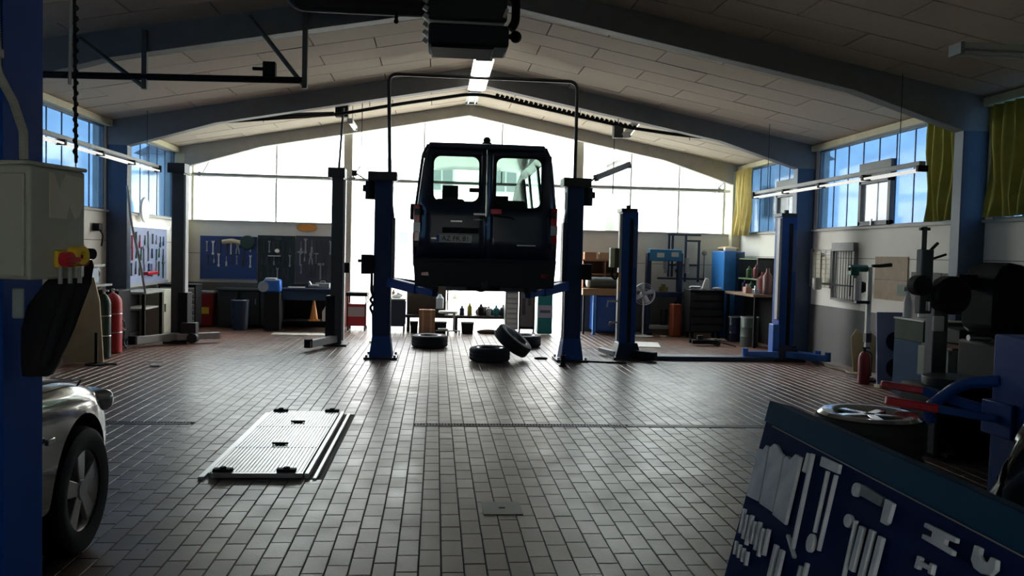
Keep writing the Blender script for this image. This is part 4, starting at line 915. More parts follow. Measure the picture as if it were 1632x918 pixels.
one('hose_clamp', B().box((0, 0, 0), (.1, .16, .12)).tube([(0, 0, 0), (.12, -.1, -.12), (.12, -.16, -.3)], .014, 6, .05), BLACK, 'small black clamp with hose on the left wall by the column', 'clamp', (XL + .06, 14.1, 1.95))
one('curved_hook', B().tube([(0, 0, 0), (.12, 0, 0), (.14, -.12, -.02), (.05, -.2, -.03)], .016, 6, .04), DARK, 'dark curved hook low on the left wall by the column', 'hook', (XL, 13.9, 1.15))
one('hanging_hose', B().tube([(0, 0, 1.9), (.03, .1, 1.3), (.1, .3, .7), (.16, .42, .1)], .02, 8, .2), M('hose_pale'), 'pale hose sloping down the left column', 'hose', (-5.08, 14.5, .75))
t = thing('cabinet', 'cream metal cabinet beside the drawer chest on the left', 'cabinet', (-5.0, 16.4, 0)); O('body', B().bb(-.42, .0, -.3, .3, .02, .86), M('cream_metal', (.5, .5, .4), .5), t, .01); O('door', B().bb(.0, .015, -.27, .27, .06, .83), M('cream_metal'), t, .006); O('door_handle', B().bb(.015, .03, -.24, -.2, .45, .6), DARK, t)
t = thing('narrow_bench', 'narrow dark workbench under the light left board', 'workbench', (-5.2, 15.9, 0)); O('worktop', B().bb(-.24, .24, -.85, .18, .83, .87), GREY, t, .006)
for y in (-.8, .12): O('leg', B().bb(.17, .22, y - .025, y + .025, 0, .83), BLACK, t)
O('back_panel', B().bb(-.24, -.2, -.8, .15, .1, .83), BLACK, t); O('shelf', B().bb(-.2, .16, -.8, .1, .55, .58), LGREY, t)
def chest(name, label, loc, w_, d_, h_, n, body, front, rz=0, legs=.14, hm=ALU):
    t = thing(name, label, 'tool chest', loc, rz)
    O('body', B().bb(-w_ / 2, w_ / 2, -d_ / 2, d_ / 2, legs, h_), body, t, .012)
    p = (h_ - legs - .06) / n
    for k in range(n):
        z = legs + .03 + k * p; dd = O('drawer', B().bb(-w_ / 2 + .03, w_ / 2 - .03, -d_ / 2 - .015, -d_ / 2, z + .006, z + p - .006), front, t, .003)
        O('drawer_handle', B().box((0, -d_ / 2 - .025, z + p - .022), (w_ - .08, .03, .02), Matrix.Rotation(.4, 3, 'X')), hm, dd)
    O('worktop', B().bb(-w_ / 2 - .01, w_ / 2 + .01, -d_ / 2 - .01, d_ / 2 + .01, h_, h_ + .025), BLACK, t, .006)
    for sx in (-1, 1):
        for sy in (-1, 1):
            O('castor', B().cyl((sx * (w_ / 2 - .08) - .02, sy * (d_ / 2 - .08), .06), (sx * (w_ / 2 - .08) + .02, sy * (d_ / 2 - .08), .06), .058, 14).bb(sx * (w_ / 2 - .08) - .03, sx * (w_ / 2 - .08) + .03, sy * (d_ / 2 - .08) - .03, sy * (d_ / 2 - .08) + .03, .09, legs), BLACK, t)
    return t
chest('tool_chest', 'black tool chest with grey drawers behind the left dark lift column', (-4.93, 16.95, 0), .7, .42, .92, 7, BLACK, M('drawer_grey', (.22, .23, .22), .4))
t = thing('waste_bin', 'dark red bin with a yellow label at the back left corner', 'bin', (-4.75, 18.2, 0)); O('body', B().box((0, 0, .36), (.3, .3, .68), taper=(1.15, 1.15)), DRED, t, .02); O('lid', B().box((0, 0, .73), (.36, .36, .05)), GREY, t, .015); O('yellow_label', B().bb(-.08, .08, -.168, -.16, .28, .42), M('label_yellow', (.65, .5, .04), .6), t)
# back left benches
t = thing('workbench', 'long dark workbench with cupboards along the back left wall', 'workbench', (-3.95, 18.2, 0))
O('worktop', B().bb(-.55, .75, -.32, .38, .78, .83), M('bench_top_dark', (.03, .04, .04), .5), t, .008)
for k in range(3):
    x = -.5 + k * .42; d = O('cupboard', B().bb(x, x + .4, -.28, .36, .06, .77), M('cupboard_dark', (.015, .022, .024), .5), t, .008); O('cupboard_door', B().bb(x + .02, x + .38, -.295, -.28, .09, .74), M('cupboard_dark'), d, .004); O('door_handle', B().bb(x + .32, x + .34, -.315, -.295, .5, .62), GREY, d)
t = thing('workbench', 'dark blue workbench with papers next to the lift column by the gate', 'workbench', (-2.68, 18.1, 0))
O('worktop', B().bb(-.52, .6, -.4, .45, .8, .86), NAVY, t, .008); O('apron', B().bb(-.5, .58, -.38, -.35, .62, .8), M('apron_blue', (.012, .04, .09), .5), t)
for x in (-.48, .55):
    for y in (-.36, .4): O('leg', B().bb(x - .03, x + .03, y - .03, y + .03, 0, .8), BLACK, t)
O('lower_shelf', B().bb(-.48, .55, -.3, .4, .15, .18), BLACK, t)
O('modesty_panel', B().bb(-.5, .58, .4, .43, .0, .8), BLACK, t)
for k, (x, y, w_, d_, h_, m, nm, lb, ct) in enumerate(((-.22, 0, .34, .24, .012, PAPER, 'papers', 'white papers lying on the blue workbench', 'papers'), (.3, .15, .3, .26, .1, GREY, 'tool_case', 'grey case at the back of the blue workbench', 'case'), (.15, -.1, .22, .1, .05, TOOL, 'air_tool', 'chrome air tool lying on the blue workbench', 'tool'), (-.1, .3, .5, .12, .07, DARK, 'parts_tray', 'dark parts tray behind the papers on the blue workbench', 'tray'))):
    q = B().bb(-w_ / 2, w_ / 2, -d_ / 2, d_ / 2, 0, h_)
    if nm == 'air_tool': q = B().cyl((-.11, 0, .04), (.1, 0, .05), .04, 12, r2=.025).cyl((-.05, 0, .05), (-.1, -.02, .14), .02, 8)
    if nm == 'tool_case': q.tube([(-.05, 0, h_), (-.05, 0, h_ + .04), (.05, 0, h_ + .04), (.05, 0, h_)], .01, 6, .02)
    one(nm, q, m, lb, ct, (-2.68 + x, 18.1 + y, .862), bev=.004)
t = thing('bench_machine', 'blue machine with pale top on the dark bench before the tool boards', 'machine', (-3.28, 17.5, 0))
O('stand', B().bb(-.14, .16, -.12, .12, .02, .78), BLACK, t, .01); O('machine_body', B().box((.0, 0, .92), (.34, .24, .26)), BLUE2, t, .04); O('pale_cap', B().box((-.02, -.06, 1.05), (.22, .16, .06)), M('cap_pale', (.5, .55, .62), .3), t, .02); O('round_guard', B().cyl((-.16, -.14, .9), (-.16, .08, .9), .11, 20), M('guard_grey', (.3, .34, .38), .3), t, .01)
t = thing('bucket', 'dark blue bin under the back wall boards', 'bin', (-3.95, 17.64, 0)); O('body', B().lathe((0, 0, 0), [(.14, 0), (.15, .01), (.18, .6), (.165, .6), (.14, .03)], 24), M('bin_blue', (.01, .025, .06), .5), t); O('rim', B().lathe((0, 0, .6), [(.165, -.01), (.19, 0), (.165, .02)], 24, closed=True), NAVY, t)
one('warning_cone', B().lathe((0, 0, 0), [(.12, 0), (.12, .02), (.085, .025), (.02, .42), (.015, .42)], 20), ORA, 'orange cone standing under the blue workbench', 'cone', (-2.5, 17.85, .19))
one('canister', B().lathe((0, 0, 0), [(.08, 0), (.09, .02), (.09, .2), (.05, .26), (.03, .3)], 16), PAPER, 'white canister under the blue workbench next to the cone', 'canister', (-2.24, 17.85, .19))
one('floor_mat', B().bb(-.55, .55, -.2, .2, 0, .006), M('mat_pale', (.5, .47, .4), .7), 'pale mat on the tiles before the back left bench', 'mat', (-2.62, 16.9, .001))
one('paper_scrap', B().bb(-.12, .1, -.02, .02, 0, .006), PAPER, 'white paper strip lying on the left floor', 'paper', (-4.0, 12.6, .001), rz=.1)
one('crumpled_cloth', B().sphere((0, 0, .018), .07, (1.2, .8, .25), 6), PAPER, 'small crumpled white cloth on the left floor', 'cloth', (-3.85, 12.1, 0))

# ------------------------------------------------------------ gate area
t = thing('tool_trolley', 'red tool trolley by the left gate post', 'trolley', (-1.62, 18.0, 0))
O('lower_tray', B().bb(-.2, .2, -.25, .25, .1, .36), RED, t, .012); O('front_panel', B().bb(-.17, .17, -.262, -.25, .3, .5), M('trolley_grey_panel', (.5, .4, .38), .5), t, .006); O('middle_tray', B().bb(-.2, .2, -.25, .25, .36, .56), M('trolley_red_dark', (.35, .02, .03), .4), t, .01); O('top_tray', B().bb(-.22, .22, -.27, .27, .72, .8), BLACK, t, .012)
for sx in (-1, 1):
    for sy in (-1, 1): O('upright', B().bb(sx * .19 - .012, sx * .19 + .012, sy * .24 - .012, sy * .24 + .012, .1, .74), BLACK, t); O('castor', B().cyl((sx * .17 - .015, sy * .2, .05), (sx * .17 + .015, sy * .2, .05), .05, 12), RUB, t)
t = thing('tool_trolley', 'tall dark blue trolley behind the left van lift column', 'trolley', (-.78, 17.6, 0))
O('body', B().bb(-.17, .17, -.22, .22, .14, .68), NAVY, t, .012); O('side_panel', B().bb(.17, .18, -.2, .2, .18, .64), BLUE, t); O('worktop', B().bb(-.19, .19, -.24, .24, .68, .71), LGREY, t, .006)
for sx in (-1, 1):
    for sy in (-1, 1): O('leg', B().bb(sx * .15 - .012, sx * .15 + .012, sy * .18 - .012, sy * .18 + .012, .06, .14), BLACK, t); O('castor', B().cyl((sx * .15 - .012, sy * .18, .04), (sx * .15 + .012, sy * .18, .04), .04, 12), RUB, t)
one('cloth', B().sphere((0, 0, .04), .1, (1.1, .8, .45), 6).box((.05, 0, .07), (.12, .06, .05), Matrix.Rotation(.5, 3, 'Y')), PAPER, 'crumpled white cloth on the dark blue trolley', 'cloth', (-.78, 17.6, .712))
one('spray_can', B().cyl((0, 0, 0), (0, 0, .13), .033, 12).cyl((0, 0, .13), (0, 0, .17), .015, 8), CARD, 'brown can on the dark blue trolley', 'can', (-.86, 17.7, .712))
t = thing('work_table', 'long dark work table with open underside across the gate', 'work table', (.55, 18.0, 0))
O('worktop', B().bb(-1.15, 1.05, -.3, .3, .3, .36), M('table_dark_brown', (.05, .035, .022), .6), t, .006)
for x in (-1.1, -.1, 1.0): O('leg', B().bb(x - .03, x + .03, -.25, .25, 0, .3), BLACK, t)
b = O('crate_back', B().bb(-1.14, -.32, -.1, .28, .36, .96), M('crate_brown', (.06, .045, .03), .8), t, .01)
O('upper_shelf', B().bb(-.3, 1.05, .02, .3, .97, 1.0), DARK, t, .004); O('shelf_post', B().bb(-.3, -.27, .02, .3, .36, .97), DARK, t); O('shelf_post', B().bb(1.02, 1.05, .02, .3, .36, .97), DARK, t)
for k, (x, r, h, m, lb) in enumerate(((.02, .05, .2, NAVY, 'dark blue bottle on the gate table left of the yellow one'), (.18, .05, .26, M('bottle_yellow', (.5, .42, .05), .4), 'yellow bottle on the work table across the gate'), (.42, .07, .24, BLACK, 'black canister in the middle of the gate table'), (.58, .05, .2, LGREY, 'pale grey bottle on the right of the gate table'), (.74, .06, .22, TEAL, 'teal bottle near the right end of the gate table'), (.9, .08, .24, DARK, 'dark can at the right end of the gate table'))):
    q = B().lathe((0, 0, 0), [(r * .9, 0), (r, .01), (r, h * .7), (r * .4, h * .85), (r * .4, h)], 16); one('bottle', q, m, lb, 'bottle', (.55 + x, 17.82, .362))
one('water_canister', B().lathe((0, 0, 0), [(.07, 0), (.08, .01), (.08, .22), (.04, .27), (.03, .3)], 16), M('canister_pale', (.4, .47, .5), .4), 'pale canister standing on the dark crate end of the gate table', 'canister', (.1, 17.72, .5))
one('canister_box', B().bb(-.1, .1, -.08, .08, 0, .135), DARK, 'small dark box under the pale canister', 'box', (.1, 17.78, .362), bev=.005)
o = one('plastic_bag', B().sphere((0, 0, .18), .2, (1.1, .7, .9), 10).tube([(0, 0, .34), (-.06, 0, .44), (-.14, 0, .5)], .05, 8).tube([(0, 0, .34), (.06, 0, .44), (.14, 0, .5)], .05, 8), BAGG, 'translucent plastic bag tied up on the gate table', 'bag', (.42, 17.98, .362))
one('heap_of_cloths', B().sphere((-.12, 0, .06), .17, (1.2, .8, .7), 8).sphere((.15, .02, .05), .15, (1.3, .7, .55), 8), M('cloth_dark', (.05, .04, .04), .9), 'dark heap of cloths behind the bottles on the gate table', 'cloths', (1.18, 18.02, .362))
# boxes: two columns of three
cb = None; lbs = ['bottom left', 'bottom right', 'middle left', 'middle right', 'top left', 'top right']
for k in range(6):
    loc = (-.24 + (k % 2) * .166, 17.45, .002 + (k // 2) * .165)
    if cb is None:
        cb = thing('cardboard_box', 'x', 'box', loc, 0, 'brown boxes stacked under the van'); O('carton', B().bb(-.082, .082, -.12, .12, 0, .162), CARD, cb, .004); O('tape_strip', B().bb(-.02, .02, -.122, .122, .005, .164), M('tape_tan', (.45, .3, .18), .4), cb)
        o = cb
    else: o = dup(cb, loc)
    o['label'] = '%s brown carton in the stack of six behind the lone tyre' % lbs[k]
def bin_(label, x, w_, h_=.22, y=17.62):
    t = thing('storage_bin', label, 'bin', (x, y, 0)); O('tub', B().box((0, 0, h_ / 2), (w_ * .85, .24, h_), taper=(1.18, 1.1)), BLACK, t, .01); O('rim', B().box((0, 0, h_ + .005), (w_ * 1.05, .28, .02)), DARK, t, .004)
bin_('black tub on the floor left of the brown cartons', -.42, .16); bin_('black tub on the floor right of the brown cartons', .12, .26); bin_('black tub on the floor right of the stool', .68, .26)
one('folded_sack', B().sphere((0, 0, .03), .2, (1.2, .6, .25), 8), M('sack_brown', (.08, .045, .035), .9), 'low brown sack on the floor before the gate table', 'sack', (1.12, 17.7, 0))
t = thing('rolling_stool', 'low rolling stool with pale seat before the gate table', 'stool', (.27, 17.15, 0)); O('seat', B().lathe((0, 0, .45), [(.02, 0), (.19, 0), (.2, .02), (.19, .045), (.02, .05)], 24), M('seat_pale', (.5, .5, .46), .5), t)
O('stem', B().cyl((.12, 0, .1), (.12, 0, .45), .02, 8), GREY, t); O('tool_tray', B().box((-.1, 0, .12), (.2, .2, .03)), GREY, t, .006); O('foot_frame', B().bb(-.25, .25, -.02, .02, .08, .1).bb(-.02, .02, -.2, .2, .08, .1), GREY, t)
for x, y in ((-.23, 0), (.23, 0), (0, -.18), (0, .18)): O('castor', B().cyl((x - .012, y, .04), (x + .012, y, .04), .04, 10), RUB, t)
t = chest('drawer_tower', 'tall narrow drawer tower with bright drawer fronts', (1.58, 17.55, 0), .27, .4, .9, 7, M('tower_grey', (.3, .3, .3), .5), PAPER, legs=.12)
for k, x in enumerate((1.6, 1.75)): one('jar', B().cyl((0, 0, 0), (0, 0, .1), .045, 12).cyl((0, 0, .1), (0, 0, .12), .035, 10), M('jar_pale_green', (.5, .6, .48), .4), '%s pale jar on the floor behind the far tyre' % ('left' if k == 0 else 'right'), 'jar', (x, 16.6, 0))
t = thing('notice_stand', 'dark framed notice board standing right of the drawer tower', 'notice board', (1.93, 17.7, 0)); O('board', B().bb(-.15, .15, -.0, .02, .15, .88), M('poster_grey', (.2, .17, .17), .6), t); 
for q in ((-.17, -.145, .1, .92), (.145, .17, .1, .92), (-.17, .17, .88, .92), (-.17, .17, .1, .15)): O('frame_bar', B().bb(q[0], q[1], -.02, .03, q[2], q[3]), BLACK, t, .004)
for x in (-.15, .15): O('foot', B().bb(x - .015, x + .015, -.15, .15, 0, .03).bb(x - .015, x + .015, -.01, .02, .03, .12), BLACK, t)
O('print_block', B().bb(-.1, -.03, -.004, 0, .4, .75), M('print_dark', (.07, .06, .06), .6), t); O('print_block', B().bb(.02, .09, -.004, 0, .6, .8), M('print_dark'), t)
t = thing('oil_cabinet', 'teal cabinet with a pale label band right of the notice board', 'cabinet', (2.3, 17.75, 0)); O('body', B().bb(-.155, .155, -.2, .2, .02, .92), TEAL, t, .02); O('label_band', B().bb(-.156, .156, -.206, -.2, .36, .62), M('band_lilac', (.42, .42, .5), .5), t); O('label_print', B().bb(-.11, .11, -.209, -.206, .46, .52), M('band_print', (.1, .1, .13), .5), t); O('top_edge', B().bb(-.15, .15, -.19, .19, .92, .935), GREY, t, .004)
one('hydraulic_bottle_jack', B().cyl((0, 0, 0), (0, 0, .02), .06, 12).cyl((0, 0, .02), (0, 0, .17), .04, 12).cyl((0, 0, .17), (0, 0, .22), .015, 8), BLACK, 'small black bottle jack standing before the right van lift column', 'jack', (1.95, 12.65, 0))
one('oil_rag', B().sphere((0, 0, .015), .09, (1.3, .7, .25), 6), BLACK, 'black rag on the floor left of the right van lift column', 'rag', (1.72, 13.5, 0))
one('cable_coil', B().tube([(0, 0, .012), (.25, -.08, .012), (.42, -.12, .014), (.52, -.05, .014), (.62, -.13, .014), (.5, -.18, .014), (.4, -.1, .016), (.3, -.14, .012)], .014, 6, .05), BLACK, 'black cable tangled on the floor right of the right van lift column', 'cable', (2.42, 13.2, 0))
one('yellow_cloth', B().sphere((0, 0, 0), .1, (1.4, .6, .7), 6).box((.06, 0, .05), (.12, .05, .2), Matrix.Rotation(.6, 3, 'Y')).cyl((0, 0, -.6), (0, 0, 0), .015, 6).cyl((0, 0, -.98), (0, 0, -.96), .14, 14).cyl((0, 0, -.97), (0, 0, -.6), .015, 6), M('cloth_yellow', (.8, .68, .05), .6), 'yellow cloth on a thin stand behind the left van lift column', 'cloth', (-1.05, 15.6, .99))

# ------------------------------------------------------------ back right
t = thing('workbench', 'blue cupboard bench with brown top behind the right lift column', 'workbench', (3.72, 18.15, 0))
O('worktop', B().bb(-.6, .5, -.4, .42, .84, .98), M('top_brown', (.3, .17, .08), .6), t, .008); O('cupboard', B().bb(-.3, .48, -.36, .4, .06, .84), BLUE, t, .01); O('door', B().bb(-.28, .1, -.375, -.36, .09, .81), M('door_blue', (.015, .07, .28), .4), t, .004); O('door', B().bb(.12, .46, -.375, -.36, .09, .81), M('door_blue'), t, .004)
O('corner_post', B().bb(-.37, -.31, -.4, -.34, 0, .84), LOCK, t, .004); O('leg', B().bb(-.58, -.54, -.36, -.32, 0, .84), BLACK, t); O('leg', B().bb(-.58, -.54, .34, .38, 0, .84), BLACK, t)
t = thing('box_shelf', 'brown open box shelf above the blue cupboard bench', 'shelf', (3.68, 18.3, .985)); O('back', B().bb(-.5, .45, .18, .2, 0, .62), BROWN, t)
for z in (.28, .58): O('shelf_board', B().bb(-.5, .45, -.15, .2, z, z + .03), CARD, t)
for x in (-.5, -.02, .43): O('divider', B().bb(x, x + .02, -.15, .2, 0, .6), CARD, t)
for k in range(3): one('parts_carton', B().bb(-.13, .13, -.1, .1, 0, .16), [CARD, M('carton_tan', (.4, .25, .14), .8), CARD][k], '%s carton on top of the brown box shelf' % ['leftmost', 'middle', 'rightmost'][k], 'carton', (3.35 + k * .33, 18.32, 1.597), bev=.005)
t = thing('muffler', 'dark silencer with a pale end lying on the brown topped bench', 'silencer', (3.62, 17.9, 1.11)); O('can', B().cyl((-.33, 0, 0), (.5, 0, 0), .12, 22), M('silencer_dark', (.06, .065, .055), .5), t, .01); O('pale_end', B().sphere((-.36, 0, 0), .115, (.5, 1, 1), 10), LGREY, t); O('pipe', B().cyl((.5, 0, 0), (.62, 0, 0), .03, 10), DARK, t)
t = thing('pedestal_fan', 'chrome pedestal fan in front of the hydraulic press', 'fan', (4.37, 17.48, 0)); O('base', B().lathe((0, 0, 0), [(.02, 0), (.22, 0), (.22, .02), (.03, .05)], 24), LGREY, t); O('pole', B().cyl((0, 0, .04), (0, 0, .75), .018, 10), LGREY, t); O('motor', B().cyl((0, .1, .9), (0, -.02, .9), .06, 14).cyl((0, .04, .72), (0, .04, .86), .02, 8), GREY, t)
b = B()
for r in (.06, .12, .18, .225): b.lathe((0, -.09 + (.225 - r) * -.15, .9), [(r - .004, -.004), (r + .004, -.004), (r + .004, .004), (r - .004, .004)], 28, 'Y', closed=True)
for k in range(24):
    a = k * PI / 12; b.cyl((.03 * math.cos(a), -.12, .9 + .03 * math.sin(a)), (.225 * math.cos(a), -.09, .9 + .225 * math.sin(a)), .0025, 4)
O('guard', b, STEEL, t, kind='stuff'); O('guard_rim', B().lathe((0, -.03, .9), [(.222, -.05), (.232, -.05), (.232, .05), (.222, .05)], 28, 'Y', closed=True), ALU, t)
for k in range(4):
    a = k * PI / 2 + .4; u = Vector((math.cos(a), 0, math.sin(a))); v = Vector((-math.sin(a), .35, math.cos(a))) * .06; q = B(); c0 = Vector((0, -.05, .9))
    q.quad(c0 + u * .03 - v * .4, c0 + u * .2 - v * .9, c0 + u * .2 + v, c0 + u * .03 + v * .5); o = O('blade', q, ALU, t); md = o.modifiers.new('th', 'SOLIDIFY'); md.thickness = .004
t = thing('hydraulic_press', 'blue H-frame hydraulic press against the back right wall', 'press', (5.0, 18.15, 0)); PB = M('press_blue', (.015, .14, .27), .4)
for x in (-.38, .32): O('upright', B().bb(x - .05, x + .05, -.08, .08, .04, 1.78), NAVY, t, .008)
O('crosshead', B().bb(-.38, .34, -.1, .1, 1.6, 1.86), PB, t, .015); O('cylinder', B().cyl((.0, 0, 1.6), (0, 0, 1.42), .05, 14).cyl((0, 0, 1.42), (0, 0, 1.34), .025, 10), GREY, t); O('press_table', B().bb(-.42, .36, -.14, .14, .82, .93), NAVY, t, .008); O('gauge_plate', B().bb(-.22, -.06, -.105, -.1, 1.68, 1.78), LGREY, t); O('gauge_plate', B().bb(.1, .26, -.105, -.1, 1.7, 1.8), LGREY, t); O('foot', B().bb(-.45, -.33, -.3, .3, 0, .06), NAVY, t); O('foot', B().bb(.27, .39, -.3, .3, 0, .06), NAVY, t); O('pump', B().cyl((.46, -.05, 1.35), (.46, -.05, 1.68), .05, 12), GREY, t); O('lower_tray', B().bb(-.35, .3, -.15, .15, .12, .2), GREY, t, .01); O('jack_unit', B().cyl((0, 0, .2), (0, 0, .55), .09, 16), DARK, t)
one('pressed_part', B().cyl((0, 0, 0), (0, 0, .1), .1, 18).cyl((0, 0, .1), (0, 0, .16), .05, 14), M('part_yellow_dark', (.12, .11, .02), .6), 'dark yellow round part on the press table', 'part', (4.97, 18.15, .932))
t = thing('tube_rack', 'dark tube rack mounted on the wall right of the press', 'rack', (5.5, 18.42, 0)); rm = M('rack_dark_blue', (.03, .05, .09), .5)
for x in (-.36, -.28, .02, .32): O('rack_tube', B().bb(x - .022, x + .022, -.03, .02, 1.15 if x > 0 else 1.25, 2.2 if x < .3 else 2.08), rm, t, .004)
O('cross_bar', B().bb(-.4, .34, -.06, .02, 2.17, 2.21), rm, t); O('cross_bar', B().bb(-.6, .55, -.14, .02, 1.2, 1.24), rm, t, .004); O('cross_bar', B().bb(.0, .34, -.06, .02, 2.04, 2.08), rm, t); O('wall_bracket', B().bb(-.3, .3, .0, .17, 1.5, 1.54), rm, t)
for k, z in enumerate((1.4, 1.55, 1.7)): one('hung_part', B().sphere((0, 0, 0), .07, (1, .8, .8), 6).cyl((0, .0, 0), (.0, .12, 0), .012, 6), [DARK, GREY, LGREY][k], '%s metal part hung on the wall rack' % ['dark lowest', 'grey middle', 'pale topmost'][k], 'part', (5.33, 18.33, z))
one('round_headed_rod', B().cyl((0, 0, 1.1), (0, 0, 1.78), .015, 8).sphere((0, 0, 1.8), .06, (1, .5, 1), 6), GREY, 'grey rod with round head on the wall right of the rack', 'rod', (6.0, YB - .03, 0))
t = chest('tool_chest', 'large black tool chest on castors in the back right corner', (5.62, 17.35, 0), .72, .48, 1.0, 5, BLACK, M('drawer_black', (.012, .012, .013), .4), hm=BLACK)
o = one('paper_bag', B().box((0, 0, .12), (.16, .1, .24), Matrix.Rotation(.15, 3, 'Y'), taper=(.6, .5)), PAPER, 'white bag standing on the large black tool chest', 'bag', (5.65, 17.3, 1.027), bev=.02)
one('white_rag', B().sphere((0, 0, .03), .08, (1.4, .8, .4), 6), PAPER, 'white rag lying right of the bag on the black chest', 'rag', (5.88, 17.28, 1.027)); one('tray_rail', B().tube([(-.12, 0, 0), (-.12, 0, .06), (.12, 0, .06), (.12, 0, 0)], .01, 6, .02), STEEL, 'chrome handle rail on the left of the black chest top', 'rail', (5.42, 17.3, 1.027))
t = thing('jerrycan', 'red brown canister between the press and black tool chest', 'canister', (5.12, 17.68, 0)); O('tank', B().bb(-.1, .1, -.15, .15, 0, .7), M('can_red_brown', (.25, .05, .02), .5), t, .03); O('cap', B().cyl((0, 0, .7), (0, 0, .75), .03, 10), BLACK, t)
one('white_tray', B().bb(-.18, .18, -.1, .1, 0, .03), PAPER, 'white sheet on the floor right of the black tool chest', 'sheet', (5.79, 16.95, .001), bev=.005)
one('white_saucer', B().cyl((0, 0, 0), (0, 0, .02), .07, 14), PAPER, 'small white dish on the floor right of the fan', 'dish', (4.85, 17.6, 0))
one('floor_board', B().bb(-.35, .35, -.45, .45, 0, .012), M('board_white', (.62, .6, .54), .6), 'white board lying on the tiles before the fan', 'board', (3.95, 15.9, .001), rz=-.2, bev=.003)
t = thing('trolley_jack', 'low black trolley jack on the floor before the black chest', 'jack', (5.2, 15.9, 0)); O('frame', B().bb(-.28, .28, -.12, -.06, .04, .12).bb(-.28, .28, .06, .12, .04, .12), BLACK, t, .01); O('lift_head', B().cyl((-.1, 0, .1), (-.1, 0, .2), .06, 12), BLACK, t); O('cross_axle', B().cyl((.22, -.14, .05), (.22, .14, .05), .045, 12), DARK, t); O('handle_bar', B().tube([(.1, 0, .12), (.5, -.35, .03)], .015, 8), DARK, t)
t = thing('locker', 'bright blue tall locker in the back right corner', 'locker', (6.22, 17.6, 0)); O('body', B().bb(-.2, .25, -.28, .5, .03, 1.84), LOCK, t, .008); O('front_door', B().bb(-.19, .05, -.295, -.28, .06, 1.81), LOCK, t, .004); O('front_door', B().bb(.06, .24, -.295, -.28, .06, 1.81), M('locker_dark', (.02, .06, .14), .4), t, .004); O('door_handle', B().bb(.02, .035, -.31, -.295, .9, 1.05), STEEL, t)
o = one('sheepskin', B().sphere((0, 0, .05), .24, (.95, 1.0, .22), 8), M('brown_cloth', (.4, .24, .07), .8), 'brown yellow cloth heap on top of the blue locker', 'cloth', (6.26, 17.75, 1.85)); one('white_box', B().bb(-.15, .1, -.08, .07, 0, .08), PAPER, 'white box under the cloth at the locker edge', 'box', (6.2, 17.42, 1.842), bev=.02)
t = thing('shelf_unit', 'bench with shelves along the right wall beyond the blue locker', 'shelf unit', (6.38, 16.3, 0)); O('bench_top', B().bb(-.38, .28, -.75, .85, .97, 1.02), M('bench_brown', (.25, .16, .1), .6), t, .006)
for z in (1.28, 1.68): O('shelf_board', B().bb(-.1, .28, -.2, .85, z, z + .025), M('shelf_green', (.15, .25, .12), .6), t, .004)
for y in (-.7, .8): O('leg', B().bb(-.34, -.29, y - .025, y + .025, 0, .97), BLACK, t)
O('back_panel', B().bb(.2, .26, -.7, .8, 0, .97), BLACK, t); O('shelf_side', B().bb(-.1, .28, .83, .85, 1.02, 1.72), NAVY, t); O('shelf_side', B().bb(-.1, .28, -.2, -.18, 1.02, 1.72), DARK, t)
for k, (y, z, r, h, m, lb) in enumerate(((16.95, 1.022, .07, .24, NAVY, 'dark blue bottle at the far end of the right wall bench'), (16.6, 1.022, .06, .22, GRN, 'green bottle on the right wall bench'), (16.75, 1.307, .06, .24, M('bottle_green_dark', (.05, .12, .05), .4), 'dark green bottle on the lower wall shelf'), (16.35, 1.307, .07, .28, M('bottle_maroon', (.2, .04, .05), .4), 'maroon bottle on the lower wall shelf'), (16.0, 1.022, .11, .42, M('maroon_cloth', (.18, .05, .05), .8), 'tall maroon canister standing on the right wall bench'), (15.78, 1.022, .09, .5, M('brown_bottle', (.14, .06, .05), .5), 'brown bottle with a pale neck on the right wall bench'))):
    one('bottle', B().lathe((0, 0, 0), [(r * .9, 0), (r, .01), (r, h * .7), (r * .4, h * .85), (r * .35, h)], 16), m, lb, 'bottle', (6.36, y, z))
for k, (y, w_) in enumerate(((16.2, .12), (15.75, .1))): one('machine_part', B().box((0, 0, w_ / 2), (w_, w_ * 1.5, w_)).cyl((0, 0, w_), (0, 0, w_ + .06), .03, 10), [M('part_pink', (.5, .3, .25), .6), STEEL][k], ['pink brown block at the front edge of the right wall bench', 'bare metal part at the near end of the right wall bench'][k], 'part', (6.12, y, 1.022), bev=.01)
def barrel(label, loc, m, r, h):
    t = thing('barrel', label, 'barrel', loc); pr = [(r * .97, 0), (r, .01), (r, h * .32), (r * 1.03, h * .34), (r, h * .36), (r, h * .64), (r * 1.03, h * .66), (r, h * .68), (r, h - .01), (r * .97, h)]
    O('drum', B().lathe((0, 0, 0), pr, 28), m, t); O('rim', B().lathe((0, 0, h), [(r * .95, -.01), (r * 1.02, -.01), (r * 1.02, .015), (r * .95, .015)], 28, closed=True), GREY, t)
barrel('dark blue barrel on the floor beside the blue locker', (6.14, 16.85, 0), NAVY, .14, .5); barrel('grey green barrel under the right wall bench', (6.1, 15.95, 0), M('barrel_grey', (.07, .1, .09), .45), .17, .56)

